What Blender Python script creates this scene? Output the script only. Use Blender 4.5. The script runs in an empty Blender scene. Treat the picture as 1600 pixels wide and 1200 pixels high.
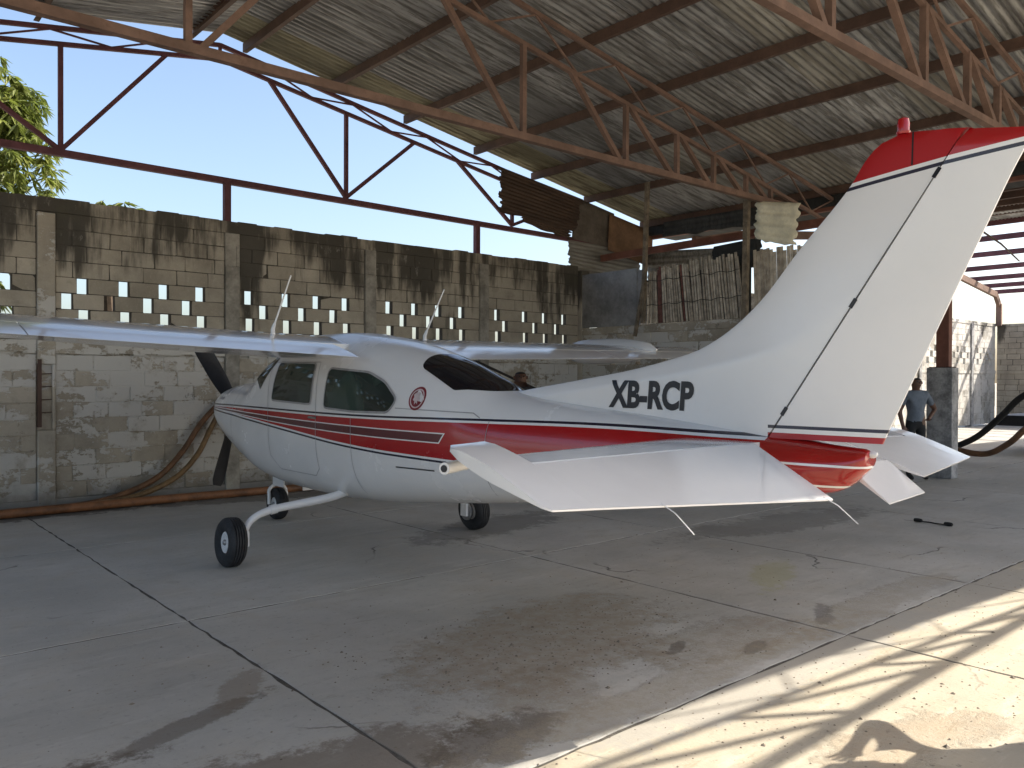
import bpy, bmesh, math, random
from mathutils import Vector, Matrix
from mathutils.bvhtree import BVHTree
random.seed(7)
R = math.radians
S = bpy.context.scene
COL = S.collection

# ------------------------------------------------------------------ camera, light, exposure
CAM_H = 1.65
cd = bpy.data.cameras.new('camera'); cam = bpy.data.objects.new('camera', cd); COL.objects.link(cam)
cd.sensor_width = 36.0; cd.lens = 1270.46 / 1600 * 36.0
cd.clip_start = 0.05; cd.clip_end = 2000
yaw, pit, rol = 0.714846, -0.007694, 0.003224
fw = Vector((math.sin(yaw) * math.cos(pit), math.cos(yaw) * math.cos(pit), math.sin(pit)))
rt = Vector((math.cos(yaw), -math.sin(yaw), 0)); up = rt.cross(fw)
r2 = rt * math.cos(rol) + up * math.sin(rol); u2 = -rt * math.sin(rol) + up * math.cos(rol)
m = Matrix((r2, u2, -fw)).transposed().to_4x4(); m.translation = Vector((0, 0, CAM_H))
cam.matrix_world = m
S.camera = cam
S.view_settings.view_transform = 'Standard'; S.view_settings.look = 'None'
S.view_settings.exposure = 1.64; S.view_settings.gamma = 1.0; S.view_settings.use_curve_mapping = False
S.cycles.max_bounces = 8; S.cycles.diffuse_bounces = 5; S.cycles.glossy_bounces = 4
S.cycles.use_denoising = True

SUN = Vector((-0.95, 0.60, -1.0))                       # the way the light travels
el = math.atan2(1.0, math.hypot(0.95, 0.60)); az = math.atan2(-SUN.x, -SUN.y)
w = bpy.data.worlds.new('World'); S.world = w; w.use_nodes = True
nt = w.node_tree; bg = nt.nodes['Background']
sk = nt.nodes.new('ShaderNodeTexSky'); sk.sky_type = 'NISHITA'; sk.sun_disc = False
sk.sun_elevation = el; sk.sun_rotation = az; sk.altitude = 50; sk.air_density = 1.0; sk.dust_density = 3.2; sk.ozone_density = 1.0
nt.links.new(sk.outputs[0], bg.inputs[0]); bg.inputs[1].default_value = 0.096
sl = bpy.data.lights.new('sun', 'SUN'); so = bpy.data.objects.new('sun', sl); COL.objects.link(so)
sl.energy = 2.9; sl.angle = R(0.42); sl.color = (1.0, 0.92, 0.80)
so.rotation_euler = SUN.to_track_quat('-Z', 'Y').to_euler()

# ------------------------------------------------------------------ helpers: objects
ORG = {}
def tag(o, label=None, cat=None, group=None, kind=None):
    if label: o['label'] = label
    if cat: o['category'] = cat
    if group: o['group'] = group
    if kind: o['kind'] = kind
    return o

def thing(name, loc, label, cat, group=None, kind=None):
    o = bpy.data.objects.new(name, None); COL.objects.link(o); o.location = loc
    o.empty_display_size = 0.1
    ORG[o.name] = Vector(loc)
    return tag(o, label, cat, group, kind)

def link(name, me, parent=None, loc=(0, 0, 0)):
    """link a mesh object; loc is in world space"""
    o = bpy.data.objects.new(name, me); COL.objects.link(o)
    base = ORG[parent.name] if parent else Vector((0, 0, 0))
    o.location = Vector(loc) - base
    if parent: o.parent = parent
    ORG[o.name] = Vector(loc)
    return o

class MB:
    def __init__(s): s.v = []; s.f = []; s.m = []; s.mi = 0
    def add(s, vs, fs):
        b = len(s.v); s.v.extend(tuple(v) for v in vs)
        for f in fs: s.f.append(tuple(b + i for i in f)); s.m.append(s.mi)
        return s
    def box(s, a, b):
        x0, y0, z0 = a; x1, y1, z1 = b
        return s.add([(x0,y0,z0),(x1,y0,z0),(x1,y1,z0),(x0,y1,z0),(x0,y0,z1),(x1,y0,z1),(x1,y1,z1),(x0,y1,z1)],
                     [(0,3,2,1),(4,5,6,7),(0,1,5,4),(1,2,6,5),(2,3,7,6),(3,0,4,7)])
    def bar(s, p, q, wd, ht, upv=(0, 0, 1)):
        p = Vector(p); q = Vector(q); d = (q - p).normalized(); upv = Vector(upv)
        if abs(d.dot(upv)) > .97: upv = Vector((0, 1, 0))
        sx = d.cross(upv).normalized() * wd / 2; sz = sx.cross(d).normalized() * ht / 2
        vs = [c + a * sx + b * sz for c in (p, q) for a, b in ((-1,-1),(1,-1),(1,1),(-1,1))]
        return s.add(vs, [(0,1,2,3),(7,6,5,4),(0,4,5,1),(1,5,6,2),(2,6,7,3),(3,7,4,0)])
    def tube(s, pts, r, n=10, cap=True):
        pts = [Vector(p) for p in pts]; rs = r if isinstance(r, (list, tuple)) else [r] * len(pts)
        rings = []; prev = None
        for i, p in enumerate(pts):
            d = (pts[min(i + 1, len(pts) - 1)] - pts[max(i - 1, 0)]).normalized()
            if prev is None:
                a = d.cross(Vector((0, 0, 1)))
                if a.length < .05: a = d.cross(Vector((1, 0, 0)))
            else: a = prev - d * prev.dot(d)
            a.normalize(); prev = a; b = d.cross(a)
            rings.append([p + (a * math.cos(t) + b * math.sin(t)) * rs[i] for t in [2 * math.pi * k / n for k in range(n)]])
        return s.loft(rings, True, cap)
    def loft(s, rings, closed=True, cap=True):
        n = len(rings[0]); b = len(s.v)
        for r in rings: s.v.extend(tuple(v) for v in r)
        for i in range(len(rings) - 1):
            for k in range(n if closed else n - 1):
                k2 = (k + 1) % n
                s.f.append((b + i*n + k, b + i*n + k2, b + (i+1)*n + k2, b + (i+1)*n + k)); s.m.append(s.mi)
        if cap and closed:
            s.f.append(tuple(b + k for k in reversed(range(n)))); s.m.append(s.mi)
            s.f.append(tuple(b + (len(rings)-1)*n + k for k in range(n))); s.m.append(s.mi)
        return s
    def lathe(s, c, axis, prof, n=24):
        """prof: (distance along axis, radius)"""
        c = Vector(c); ax = Vector(axis).normalized(); a = ax.cross(Vector((0, 0, 1)))
        if a.length < .05: a = ax.cross(Vector((1, 0, 0)))
        a.normalize(); b = ax.cross(a)
        rings = [[c + ax * t + (a * math.cos(q) + b * math.sin(q)) * max(r, 1e-4) for q in [2*math.pi*k/n for k in range(n)]] for t, r in prof]
        return s.loft(rings)
    def prism(s, poly, ext):
        """poly: list of world points (flat outline), ext: thickness vector"""
        n = len(poly); e = Vector(ext); vs = [Vector(p) for p in poly]; vs += [p + e for p in vs]
        fs = [tuple(range(n)), tuple(reversed(range(n, 2*n)))] + [(i, i + n, (i+1) % n + n, (i+1) % n) for i in range(n)]
        return s.add(vs, fs)
    def mesh(s, name, mats, smooth=False, org=(0, 0, 0), recalc=True, autosmooth=None):
        me = bpy.data.meshes.new(name); o = Vector(org)
        me.from_pydata([tuple(Vector(v) - o) for v in s.v], [], s.f)
        for mm in (mats if isinstance(mats, (list, tuple)) else [mats]): me.materials.append(mm)
        me.polygons.foreach_set('material_index', s.m)
        if recalc:
            bm = bmesh.new(); bm.from_mesh(me); bmesh.ops.recalc_face_normals(bm, faces=bm.faces); bm.to_mesh(me); bm.free()
        if smooth:
            me.polygons.foreach_set('use_smooth', [True] * len(me.polygons))
            if autosmooth: me.set_sharp_from_angle(angle=R(autosmooth))
        me.update(); return me
    def build(s, name, mats, parent=None, smooth=False, recalc=True, autosmooth=40):
        org = ORG[parent.name] if parent else Vector((0, 0, 0))
        return link(name, s.mesh(name, mats, smooth, org, recalc, autosmooth), parent, org)

def bevel(o, wd, seg=2):
    md = o.modifiers.new('bevel', 'BEVEL'); md.width = wd; md.segments = seg; md.limit_method = 'ANGLE'; md.angle_limit = R(35)
    return o

def lerp(a, b, t): return a + (b - a) * t
def interp(tab, x):
    """tab: sorted list of (x, v...) ; smooth (monotone-ish) cubic"""
    if x <= tab[0][0]: return tab[0][1:]
    if x >= tab[-1][0]: return tab[-1][1:]
    for i in range(len(tab) - 1):
        if tab[i][0] <= x <= tab[i+1][0]:
            x0, x1 = tab[i][0], tab[i+1][0]; h = x1 - x0; t = (x - x0) / h; out = []
            for k in range(1, len(tab[0])):
                y0, y1 = tab[i][k], tab[i+1][k]; d = (y1 - y0) / h
                d0 = (y0 - tab[i-1][k]) / (x0 - tab[i-1][0]) if i > 0 else d
                d1 = (tab[i+2][k] - y1) / (tab[i+2][0] - x1) if i < len(tab) - 2 else d
                m0 = 0 if d0 * d <= 0 else 2 * d0 * d / (d0 + d); m1 = 0 if d1 * d <= 0 else 2 * d1 * d / (d1 + d)
                out.append((2*t**3-3*t*t+1)*y0 + (t**3-2*t*t+t)*h*m0 + (-2*t**3+3*t*t)*y1 + (t**3-t*t)*h*m1)
            return tuple(out)

# ------------------------------------------------------------------ helpers: materials
class NT:
    def __init__(s, name):
        s.mat = bpy.data.materials.new(name); s.mat.use_nodes = True; s.t = s.mat.node_tree
        s.b = s.t.nodes['Principled BSDF']
        g = s.n('ShaderNodeNewGeometry'); s.pos = g.outputs['Position']; s.nrm = g.outputs['Normal']
        s.rnd = s.n('ShaderNodeObjectInfo').outputs['Random']
    def n(s, t, **k):
        nd = s.t.nodes.new(t)
        for a, b in k.items(): setattr(nd, a, b)
        return nd
    def set(s, inp, v):
        if hasattr(v, 'is_linked') or hasattr(v, 'links'): s.t.links.new(v, inp)
        elif isinstance(v, (tuple, list)) and len(v) == 3 and inp.type == 'RGBA': inp.default_value = (*v, 1)
        else: inp.default_value = v
    def math(s, op, a, b=0.0, c=None, clamp=False):
        nd = s.n('ShaderNodeMath', operation=op, use_clamp=clamp); s.set(nd.inputs[0], a); s.set(nd.inputs[1], b)
        if c is not None: s.set(nd.inputs[2], c)
        return nd.outputs[0]
    def mix(s, f, a, b, mode='MIX'):
        nd = s.n('ShaderNodeMix', data_type='RGBA', blend_type=mode); s.set(nd.inputs[0], f); s.set(nd.inputs[6], a); s.set(nd.inputs[7], b)
        return nd.outputs[2]
    def noise(s, sc, det=4, rough=.6, vec=None, stretch=None, dist=0.0, off=None):
        v = vec or s.pos
        if stretch or off:
            mp = s.n('ShaderNodeMapping'); s.set(mp.inputs[0], v)
            if stretch: mp.inputs['Scale'].default_value = stretch
            if off: mp.inputs['Location'].default_value = off
            v = mp.outputs[0]
        nd = s.n('ShaderNodeTexNoise'); s.set(nd.inputs['Vector'], v); nd.inputs['Scale'].default_value = sc
        nd.inputs['Detail'].default_value = det; nd.inputs['Roughness'].default_value = rough; nd.inputs['Distortion'].default_value = dist
        return nd.outputs['Fac']
    def ss(s, x, a, b):
        nd = s.n('ShaderNodeMapRange', interpolation_type='SMOOTHSTEP'); s.set(nd.inputs[0], x); s.set(nd.inputs[1], a); s.set(nd.inputs[2], b)
        return nd.outputs[0]
    def xyz(s, v=None):
        nd = s.n('ShaderNodeSeparateXYZ'); s.set(nd.inputs[0], v or s.pos); return nd.outputs
    def bump(s, h, st=.3, d=.01):
        nd = s.n('ShaderNodeBump'); nd.inputs['Strength'].default_value = st; nd.inputs['Distance'].default_value = d
        s.set(nd.inputs['Height'], h); s.t.links.new(nd.outputs[0], s.b.inputs['Normal'])
    def out(s, col=None, rough=None, metal=None, **k):
        if col is not None: s.set(s.b.inputs['Base Color'], col)
        if rough is not None: s.set(s.b.inputs['Roughness'], rough)
        if metal is not None: s.set(s.b.inputs['Metallic'], metal)
        for a, b in k.items(): s.set(s.b.inputs[a.replace('_', ' ')], b)
        return s.mat

def simple(name, col, rough=.5, metal=0, var=.12, nsc=6, bump=.0, coat=0, rvar=.15):
    t = NT(name)
    n = t.noise(nsc, 5); n2 = t.noise(nsc * 7, 3)
    k = t.math('ADD', t.math('MULTIPLY', n, 1.2), t.math('MULTIPLY', n2, .4))
    dark = tuple(c * (1 - 2 * var) for c in col); lite = tuple(min(1, c * (1 + 1.2 * var)) for c in col)
    c = t.mix(t.ss(k, .5, 1.1), dark, lite)
    if bump: t.bump(t.math('ADD', n, t.math('MULTIPLY', n2, .6)), bump, .01)
    t.out(c, t.math('ADD', rough - rvar / 2, t.math('MULTIPLY', n, rvar)), metal)
    if coat: t.b.inputs['Coat Weight'].default_value = coat; t.b.inputs['Coat Roughness'].default_value = .06
    return t.mat

def concrete(name, base, warm, rough_patch, grain=.4):
    t = NT(name); x, y, z = t.xyz()
    n1 = t.noise(.55, 6, .62); n2 = t.noise(2.3, 6, .65, dist=.4); n3 = t.noise(14, 5, .7); n4 = t.noise(60, 3, .7)
    c = t.mix(t.ss(n1, .3, .72), tuple(v * .78 for v in base), tuple(v * 1.12 for v in base))
    c = t.mix(t.math('MULTIPLY', t.ss(n2, .45, .75), .55), c, warm)
    c = t.mix(t.math('MULTIPLY', t.ss(n3, .52, .75), .35), c, tuple(v * .55 for v in base))
    c = t.mix(t.math('MULTIPLY', t.ss(n4, .55, .8), .3), c, tuple(min(1, v * 1.4) for v in base))
    c = t.mix(t.math('MULTIPLY', t.rnd, .16), c, tuple(v * .6 for v in base))
    # long faint sweeps of the broom and of tyres
    sw = t.noise(3.0, 4, .6, stretch=(.25, 1.6, 1), dist=.6)
    c = t.mix(t.math('MULTIPLY', t.ss(sw, .52, .7), .28), c, tuple(v * .62 for v in base))
    sp = t.noise(26, 3, .55, off=(3, 1, 0)); c = t.mix(t.math('MULTIPLY', t.ss(sp, .62, .7), grain), c, tuple(v * .45 for v in base))
    sq = t.noise(6, 6, .75, stretch=(.5, 1.4, 1), off=(7, 7, 0)); c = t.mix(t.math('MULTIPLY', t.ss(sq, .56, .66), grain * .8), c, tuple(v * .62 for v in warm))
    sw2 = t.noise(4.5, 6, .7, stretch=(.3, 1.2, 1), off=(1, 5, 0)); c = t.mix(t.math('MULTIPLY', t.ss(sw2, .55, .68), grain * .7), c, tuple(min(1, v * 1.25) for v in base))
    # fine wandering cracks
    vo = t.n('ShaderNodeTexVoronoi', feature='DISTANCE_TO_EDGE'); vo.inputs['Scale'].default_value = .42
    wob = t.n('ShaderNodeTexNoise'); wob.inputs['Scale'].default_value = 2.2; wob.inputs['Detail'].default_value = 6
    t.set(wob.inputs['Vector'], t.pos)
    wv = t.n('ShaderNodeVectorMath', operation='MULTIPLY_ADD'); t.set(wv.inputs[0], wob.outputs['Color']); wv.inputs[1].default_value = (.55, .55, .55); t.set(wv.inputs[2], t.pos)
    t.set(vo.inputs['Vector'], wv.outputs[0])
    crk = t.math('MULTIPLY', t.math('SUBTRACT', 1.0, t.ss(vo.outputs['Distance'], .001, .008)), t.ss(t.noise(.7, 2), .56, .66))
    c = t.mix(t.math('MULTIPLY', crk, .75), c, (.05, .045, .04))
    pit = None; nbig = t.noise(2.2, 7, .72); nfin = t.noise(13, 7, .8)
    def blob(cx, cy, rx, ry, ang, edge=.2, sc=2.2):
        ca, sa = math.cos(ang), math.sin(ang)
        dx = t.math('SUBTRACT', x, cx); dy = t.math('SUBTRACT', y, cy)
        a = t.math('DIVIDE', t.math('ADD', t.math('MULTIPLY', dx, ca), t.math('MULTIPLY', dy, sa)), rx)
        b = t.math('DIVIDE', t.math('SUBTRACT', t.math('MULTIPLY', dy, ca), t.math('MULTIPLY', dx, sa)), ry)
        r = t.math('SQRT', t.math('ADD', t.math('MULTIPLY', a, a), t.math('MULTIPLY', b, b)))
        r = t.math('ADD', r, t.math('ADD', t.math('MULTIPLY', t.math('SUBTRACT', nbig, .5), 2.4), t.math('MULTIPLY', t.math('SUBTRACT', nfin, .5), 1.5)))
        return t.math('SUBTRACT', 1.0, t.ss(r, 1 - edge, 1 + edge))
    for (cx, cy, rx, ry, an, col, st) in rough_patch:
        k = blob(cx, cy, rx, ry, an)
        if st < 0:      # eroded: brown grit showing
            g = t.ss(t.noise(9, 6, .75), .35, .65)
            c = t.mix(t.math('MULTIPLY', t.math('MULTIPLY', k, t.math('ADD', .35, t.math('MULTIPLY', g, .65))), -st), c, col)
            pit = k if pit is None else t.math('MAXIMUM', pit, k)
        else: c = t.mix(t.math('MULTIPLY', k, st), c, col)
    h = t.math('ADD', t.math('MULTIPLY', n3, .5), t.math('MULTIPLY', n4, .3))
    if pit is not None: h = t.math('ADD', h, t.math('MULTIPLY', pit, t.math('MULTIPLY', t.noise(18, 7, .8), 2.6)))
    h = t.math('SUBTRACT', h, t.math('MULTIPLY', crk, .8))
    t.bump(h, .5, .012)
    return t.out(c, t.math('ADD', .62, t.math('MULTIPLY', n2, .3)))

BROWN = (.085, .06, .038)
M_FLOOR = concrete('floor_concrete', (.48, .465, .425), (.47, .42, .34), [
    (3.55, 3.75, 1.05, .62, .2, (.33, .265, .19), -.8), (2.9, 3.1, .5, .3, .3, (.28, .23, .165), -.6), (4.35, 3.0, .7, .3, -.1, (.28, .23, .165), -.6),
    (1.35, 3.9, .5, .07, .35, BROWN, .55), (1.75, 4.2, .3, .1, .9, (.2, .15, .1), .5), (1.2, 3.15, 1.1, .3, -.15, (.12, .09, .06), .65),
    (0.55, 3.6, .5, .22, .3, BROWN, .7), (2.4, 2.85, .35, .2, .2, BROWN, .6), (4.4, 2.78, .16, .05, .2, (.09, .08, .07), .7), (4.05, 3.1, .13, .04, .4, (.1, .085, .07), .6),
    (6.2, 3.75, .55, .16, .5, (.36, .34, .13), .4), (5.35, 2.85, .3, .08, .5, (.11, .1, .09), .6), (3.6, 2.72, 1.6, .14, 0, (.33, .28, .2), -.6), (5.9, 2.75, 1.3, .16, 0, (.33, .28, .2), -.5),
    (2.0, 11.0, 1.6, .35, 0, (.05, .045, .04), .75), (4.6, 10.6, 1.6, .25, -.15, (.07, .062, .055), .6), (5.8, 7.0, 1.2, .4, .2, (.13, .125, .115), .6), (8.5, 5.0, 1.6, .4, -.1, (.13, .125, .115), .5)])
M_APRON = concrete('apron_concrete', (.50, .445, .345), (.53, .44, .30), [
    (5.3, .9, 1.3, .5, .3, (.36, .25, .15), -.5), (7.2, 1.2, 1.1, .35, -.2, (.36, .27, .17), -.45), (3.8, 1.6, .5, .2, -.2, (.42, .3, .19), -.4), (4.2, 2.45, 1.6, .2, 0, (.36, .345, .31), .7), (6.8, 2.4, 1.2, .2, 0, (.36, .345, .31), .6)], .8)
M_JOINT = simple('joint_dirt', (.10, .09, .075), .95, var=.2, nsc=20, bump=.4)
M_EARTH = simple('dry_earth', (.42, .37, .29), .95, var=.2, nsc=2, bump=.4)

def blockmat(name, painted, sun=False):
    t = NT(name); x, y, z = t.xyz()
    base = (.44, .40, .33) if not painted else (.40, .36, .295)
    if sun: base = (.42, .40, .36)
    n1 = t.noise(1.1, 6, .62); n2 = t.noise(5, 6, .7); n3 = t.noise(45, 4, .75)
    c = t.mix(t.ss(n1, .3, .7), tuple(v * .7 for v in base), tuple(v * 1.2 for v in base))
    c = t.mix(t.math('MULTIPLY', t.rnd, .5 if not painted else .5), c, tuple(v * q for v, q in zip(base, (.55, .53, .49))))
    c = t.mix(t.math('MULTIPLY', t.ss(n2, .5, .75), .5), c, tuple(v * .5 for v in base))
    c = t.mix(t.math('MULTIPLY', t.ss(n3, .5, .8), .35), c, tuple(min(1, v * 1.5) for v in base))
    h = t.math('ADD', t.math('MULTIPLY', n3, .5), t.math('MULTIPLY', n2, .6))
    if painted:
        pn = t.math('ADD', t.math('ADD', t.math('MULTIPLY', t.noise(1.3, 7, .75, stretch=(.8, 1, 1.6)), .75), t.math('MULTIPLY', t.noise(7, 6, .8), .3)), t.math('MULTIPLY', t.math('SUBTRACT', t.rnd, .5), .13))
        pk = t.ss(pn, .50, .525)
        c = t.mix(t.math('MULTIPLY', pk, .85), c, (.58, .57, .54))
        warm = t.ss(t.noise(1.6, 6, .7, off=(5, 3, 1)), .55, .68)
        c = t.mix(t.math('MULTIPLY', warm, .55), c, (.25, .2, .135))
        dk = t.ss(t.noise(4.2, 9, .8, off=(1, 7, 4)), .60, .66)
        c = t.mix(t.math('MULTIPLY', dk, .6), c, (.09, .075, .06))
        rd = t.ss(t.noise(2.6, 3, .6, off=(9, 2, 4)), .74, .76)
        c = t.mix(t.math('MULTIPLY', rd, .6), c, (.22, .1, .07))
        low = t.math('SUBTRACT', 1.0, t.ss(t.math('ADD', z, t.math('MULTIPLY', n2, .35)), .22, .62))
        c = t.mix(t.math('MULTIPLY', low, .75), c, (.1, .09, .078))
        h = t.math('ADD', h, t.math('MULTIPLY', pk, .7))
    else:
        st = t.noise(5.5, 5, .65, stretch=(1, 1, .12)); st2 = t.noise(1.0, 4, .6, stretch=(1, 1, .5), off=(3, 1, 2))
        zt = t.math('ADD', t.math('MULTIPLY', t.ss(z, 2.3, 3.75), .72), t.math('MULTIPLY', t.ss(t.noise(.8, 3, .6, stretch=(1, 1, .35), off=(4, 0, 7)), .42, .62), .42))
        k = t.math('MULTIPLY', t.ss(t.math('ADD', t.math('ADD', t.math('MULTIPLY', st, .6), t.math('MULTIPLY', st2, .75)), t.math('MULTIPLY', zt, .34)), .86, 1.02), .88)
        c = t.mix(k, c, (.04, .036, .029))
        grn = t.ss(t.noise(1.7, 5, .7, off=(2, 2, 9)), .6, .72)
        c = t.mix(t.math('MULTIPLY', grn, .25), c, (.1, .1, .06))
        ef = t.ss(t.noise(6.5, 6, .7, off=(8, 2, 1), stretch=(1, 1, .5)), .62, .7)
        c = t.mix(t.math('MULTIPLY', ef, .4), c, (.4, .38, .34))
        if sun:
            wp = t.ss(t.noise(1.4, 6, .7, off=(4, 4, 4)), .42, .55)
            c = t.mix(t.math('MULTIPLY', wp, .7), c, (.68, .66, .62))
    t.bump(h, .55, .012)
    return t.out(c, .9)
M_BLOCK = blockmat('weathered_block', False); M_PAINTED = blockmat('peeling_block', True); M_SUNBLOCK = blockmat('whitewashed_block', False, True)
M_MORTAR = simple('mortar', (.085, .075, .062), .95, var=.25, nsc=9, bump=.4)
M_CONC = blockmat('column_concrete', True)
M_PMORTAR = M_CONC
M_PILLAR = simple('pale_concrete', (.32, .30, .26), .9, var=.22, nsc=3, bump=.35)
M_POST = simple('grey_whitewashed_concrete', (.34, .34, .34), .85, var=.3, nsc=4, bump=.3)

def steelmat(name, col, rust):
    t = NT(name); n = t.noise(3, 6, .65); n2 = t.noise(22, 5, .7)
    c = t.mix(t.ss(n, .35, .7), tuple(v * .75 for v in col), tuple(v * 1.2 for v in col))
    c = t.mix(t.math('MULTIPLY', t.ss(n2, .5, .72), .6), c, rust)
    t.bump(n2, .25, .004); return t.out(c, .75, .1)
M_PRIMER = steelmat('red_primer_steel', (.2, .082, .058), (.12, .055, .035))
M_BROWNST = steelmat('brown_primer_steel', (.195, .122, .092), (.12, .068, .045))
M_PURLIN = steelmat('purlin_steel', (.105, .062, .046), (.07, .04, .03))
M_BACKLIT = steelmat('backlit_violet_steel', (.13, .05, .06), (.1, .04, .04))  # violet cast paints the backlight against the sky into the steel colour

def sheetmat(name, col, rust, metal=.45, rough=.42):
    t = NT(name); x, y, z = t.xyz()
    n = t.noise(1.2, 6, .62, stretch=(.5, 1.5, 1)); n2 = t.noise(6, 6, .7, stretch=(.16, 3.4, 1)); n3 = t.noise(30, 4, .7)
    c = t.mix(t.ss(n, .3, .7), tuple(v * .6 for v in col), tuple(min(1, v * 1.2) for v in col))
    c = t.mix(t.math('MULTIPLY', t.ss(n2, .44, .6), .85), c, rust)
    c = t.mix(t.math('MULTIPLY', t.rnd, .6), c, tuple(v * .38 for v in col))
    c = t.mix(t.math('MULTIPLY', t.ss(n3, .6, .8), .3), c, rust)
    t.bump(n3, .15, .004)
    return t.out(c, t.math('ADD', rough - .1, t.math('MULTIPLY', n2, .35)), metal)
M_TIN = sheetmat('old_galvanised_sheet', (.52, .52, .51), (.13, .12, .105))
M_YTIN = sheetmat('yellowed_sheet', (.42, .39, .26), (.16, .13, .08), .15)
M_RTIN = sheetmat('rusty_sheet', (.13, .082, .055), (.075, .045, .03), .1, .7)
M_CREAM = simple('cream_sheet', (.84, .80, .62), .6, var=.1, nsc=5)
M_DTIN = sheetmat('dark_sheet', (.05, .052, .052), (.03, .03, .03), .1, .7)
M_PTIN = sheetmat('pale_sheet', (.42, .41, .37), (.2, .18, .145), .1, .6)
M_GPANEL = simple('grey_panel', (.27, .27, .27), .55, .2, var=.2, nsc=2.5)
M_PLY = simple('brown_board', (.2, .115, .062), .8, var=.2, nsc=3)
M_GREYBOARD = simple('grey_brown_board', (.12, .1, .08), .85, var=.2, nsc=3)

def paint(name, col, rough=.22):
    t = NT(name); n = t.noise(1.5, 5, .6); n2 = t.noise(28, 4, .7)
    c = t.mix(t.ss(n, .3, .75), tuple(v * .94 for v in col), col)
    c = t.mix(t.math('MULTIPLY', t.ss(n2, .58, .8), .10), c, tuple(v * .55 for v in col))
    t.bump(t.math('ADD', t.noise(2.2, 2, .5), t.math('MULTIPLY', t.noise(9, 2, .5), .12)), .35, .012)
    t.b.inputs['Coat Weight'].default_value = .5; t.b.inputs['Coat Roughness'].default_value = .08
    return t.out(c, t.math('ADD', rough - .04, t.math('MULTIPLY', n, .12)))
WHITE = (.80, .80, .80); RED = (.37, .006, .008); NAVY = (.018, .016, .035); MAROON = (.105, .018, .022)
M_WHITE = paint('white_aircraft_paint', WHITE); M_WING = paint('white_wing_paint', WHITE, .13); M_RED = paint('red_aircraft_paint', RED, .12)
tg_ = NT('tinted_glass'); M_GLASS = tg_.out(tg_.mix(tg_.ss(tg_.noise(2.6, 3, .5), .35, .7), (.008, .016, .014), (.03, .058, .048)), .05, 0.0); M_DGLASS = NT('dark_tinted_glass').out((.006, .007, .011), .07, 0.0)
for mm in (M_GLASS, M_DGLASS): mm.node_tree.nodes['Principled BSDF'].inputs['Specular IOR Level'].default_value = .6
M_BLACK = simple('black_paint', (.016, .017, .022), .42, var=.2, nsc=9)
M_SEAM = simple('seam_dark', (.05, .05, .055), .7); M_LSEAM = simple('seam_grey', (.33, .33, .34), .6)
M_RUBBER = simple('tyre_rubber', (.024, .025, .028), .7, var=.3, nsc=14, bump=.1)
M_LETTER = simple('black_letter', (.012, .013, .02), .35)
M_GEAR = paint('gear_white', (.8, .8, .8), .3); M_METAL = simple('bare_metal', (.4, .4, .4), .35, .9)
M_HOSE = simple('brown_hose', (.16, .078, .036), .55, var=.25, nsc=6); M_HOSE2 = simple('tan_hose', (.19, .115, .05), .55, var=.25, nsc=6)
M_PIPE = simple('orange_brown_pipe', (.22, .095, .04), .55, var=.25, nsc=4); M_BHOSE = simple('black_hose', (.018, .017, .016), .85)

def curve_node(t, x, pts, y0, y1):
    """piecewise-linear z(Y) through a Float Curve; pts (Y, z) sorted; Y range y0..y1, z range 0..2"""
    fc = t.n('ShaderNodeFloatCurve'); cu = fc.mapping.curves[0]
    P = [((a - y0) / (y1 - y0), b / 2) for a, b in pts]
    cu.points[0].location = P[0]; cu.points[1].location = P[-1]
    for p in P[1:-1]: cu.points.new(*p)
    for p in cu.points: p.handle_type = 'AUTO'
    fc.mapping.update()
    t.set(fc.inputs['Value'], t.math('DIVIDE', t.math('SUBTRACT', x, y0), y1 - y0))
    return t.math('MULTIPLY', fc.outputs[0], 2.0)

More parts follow.
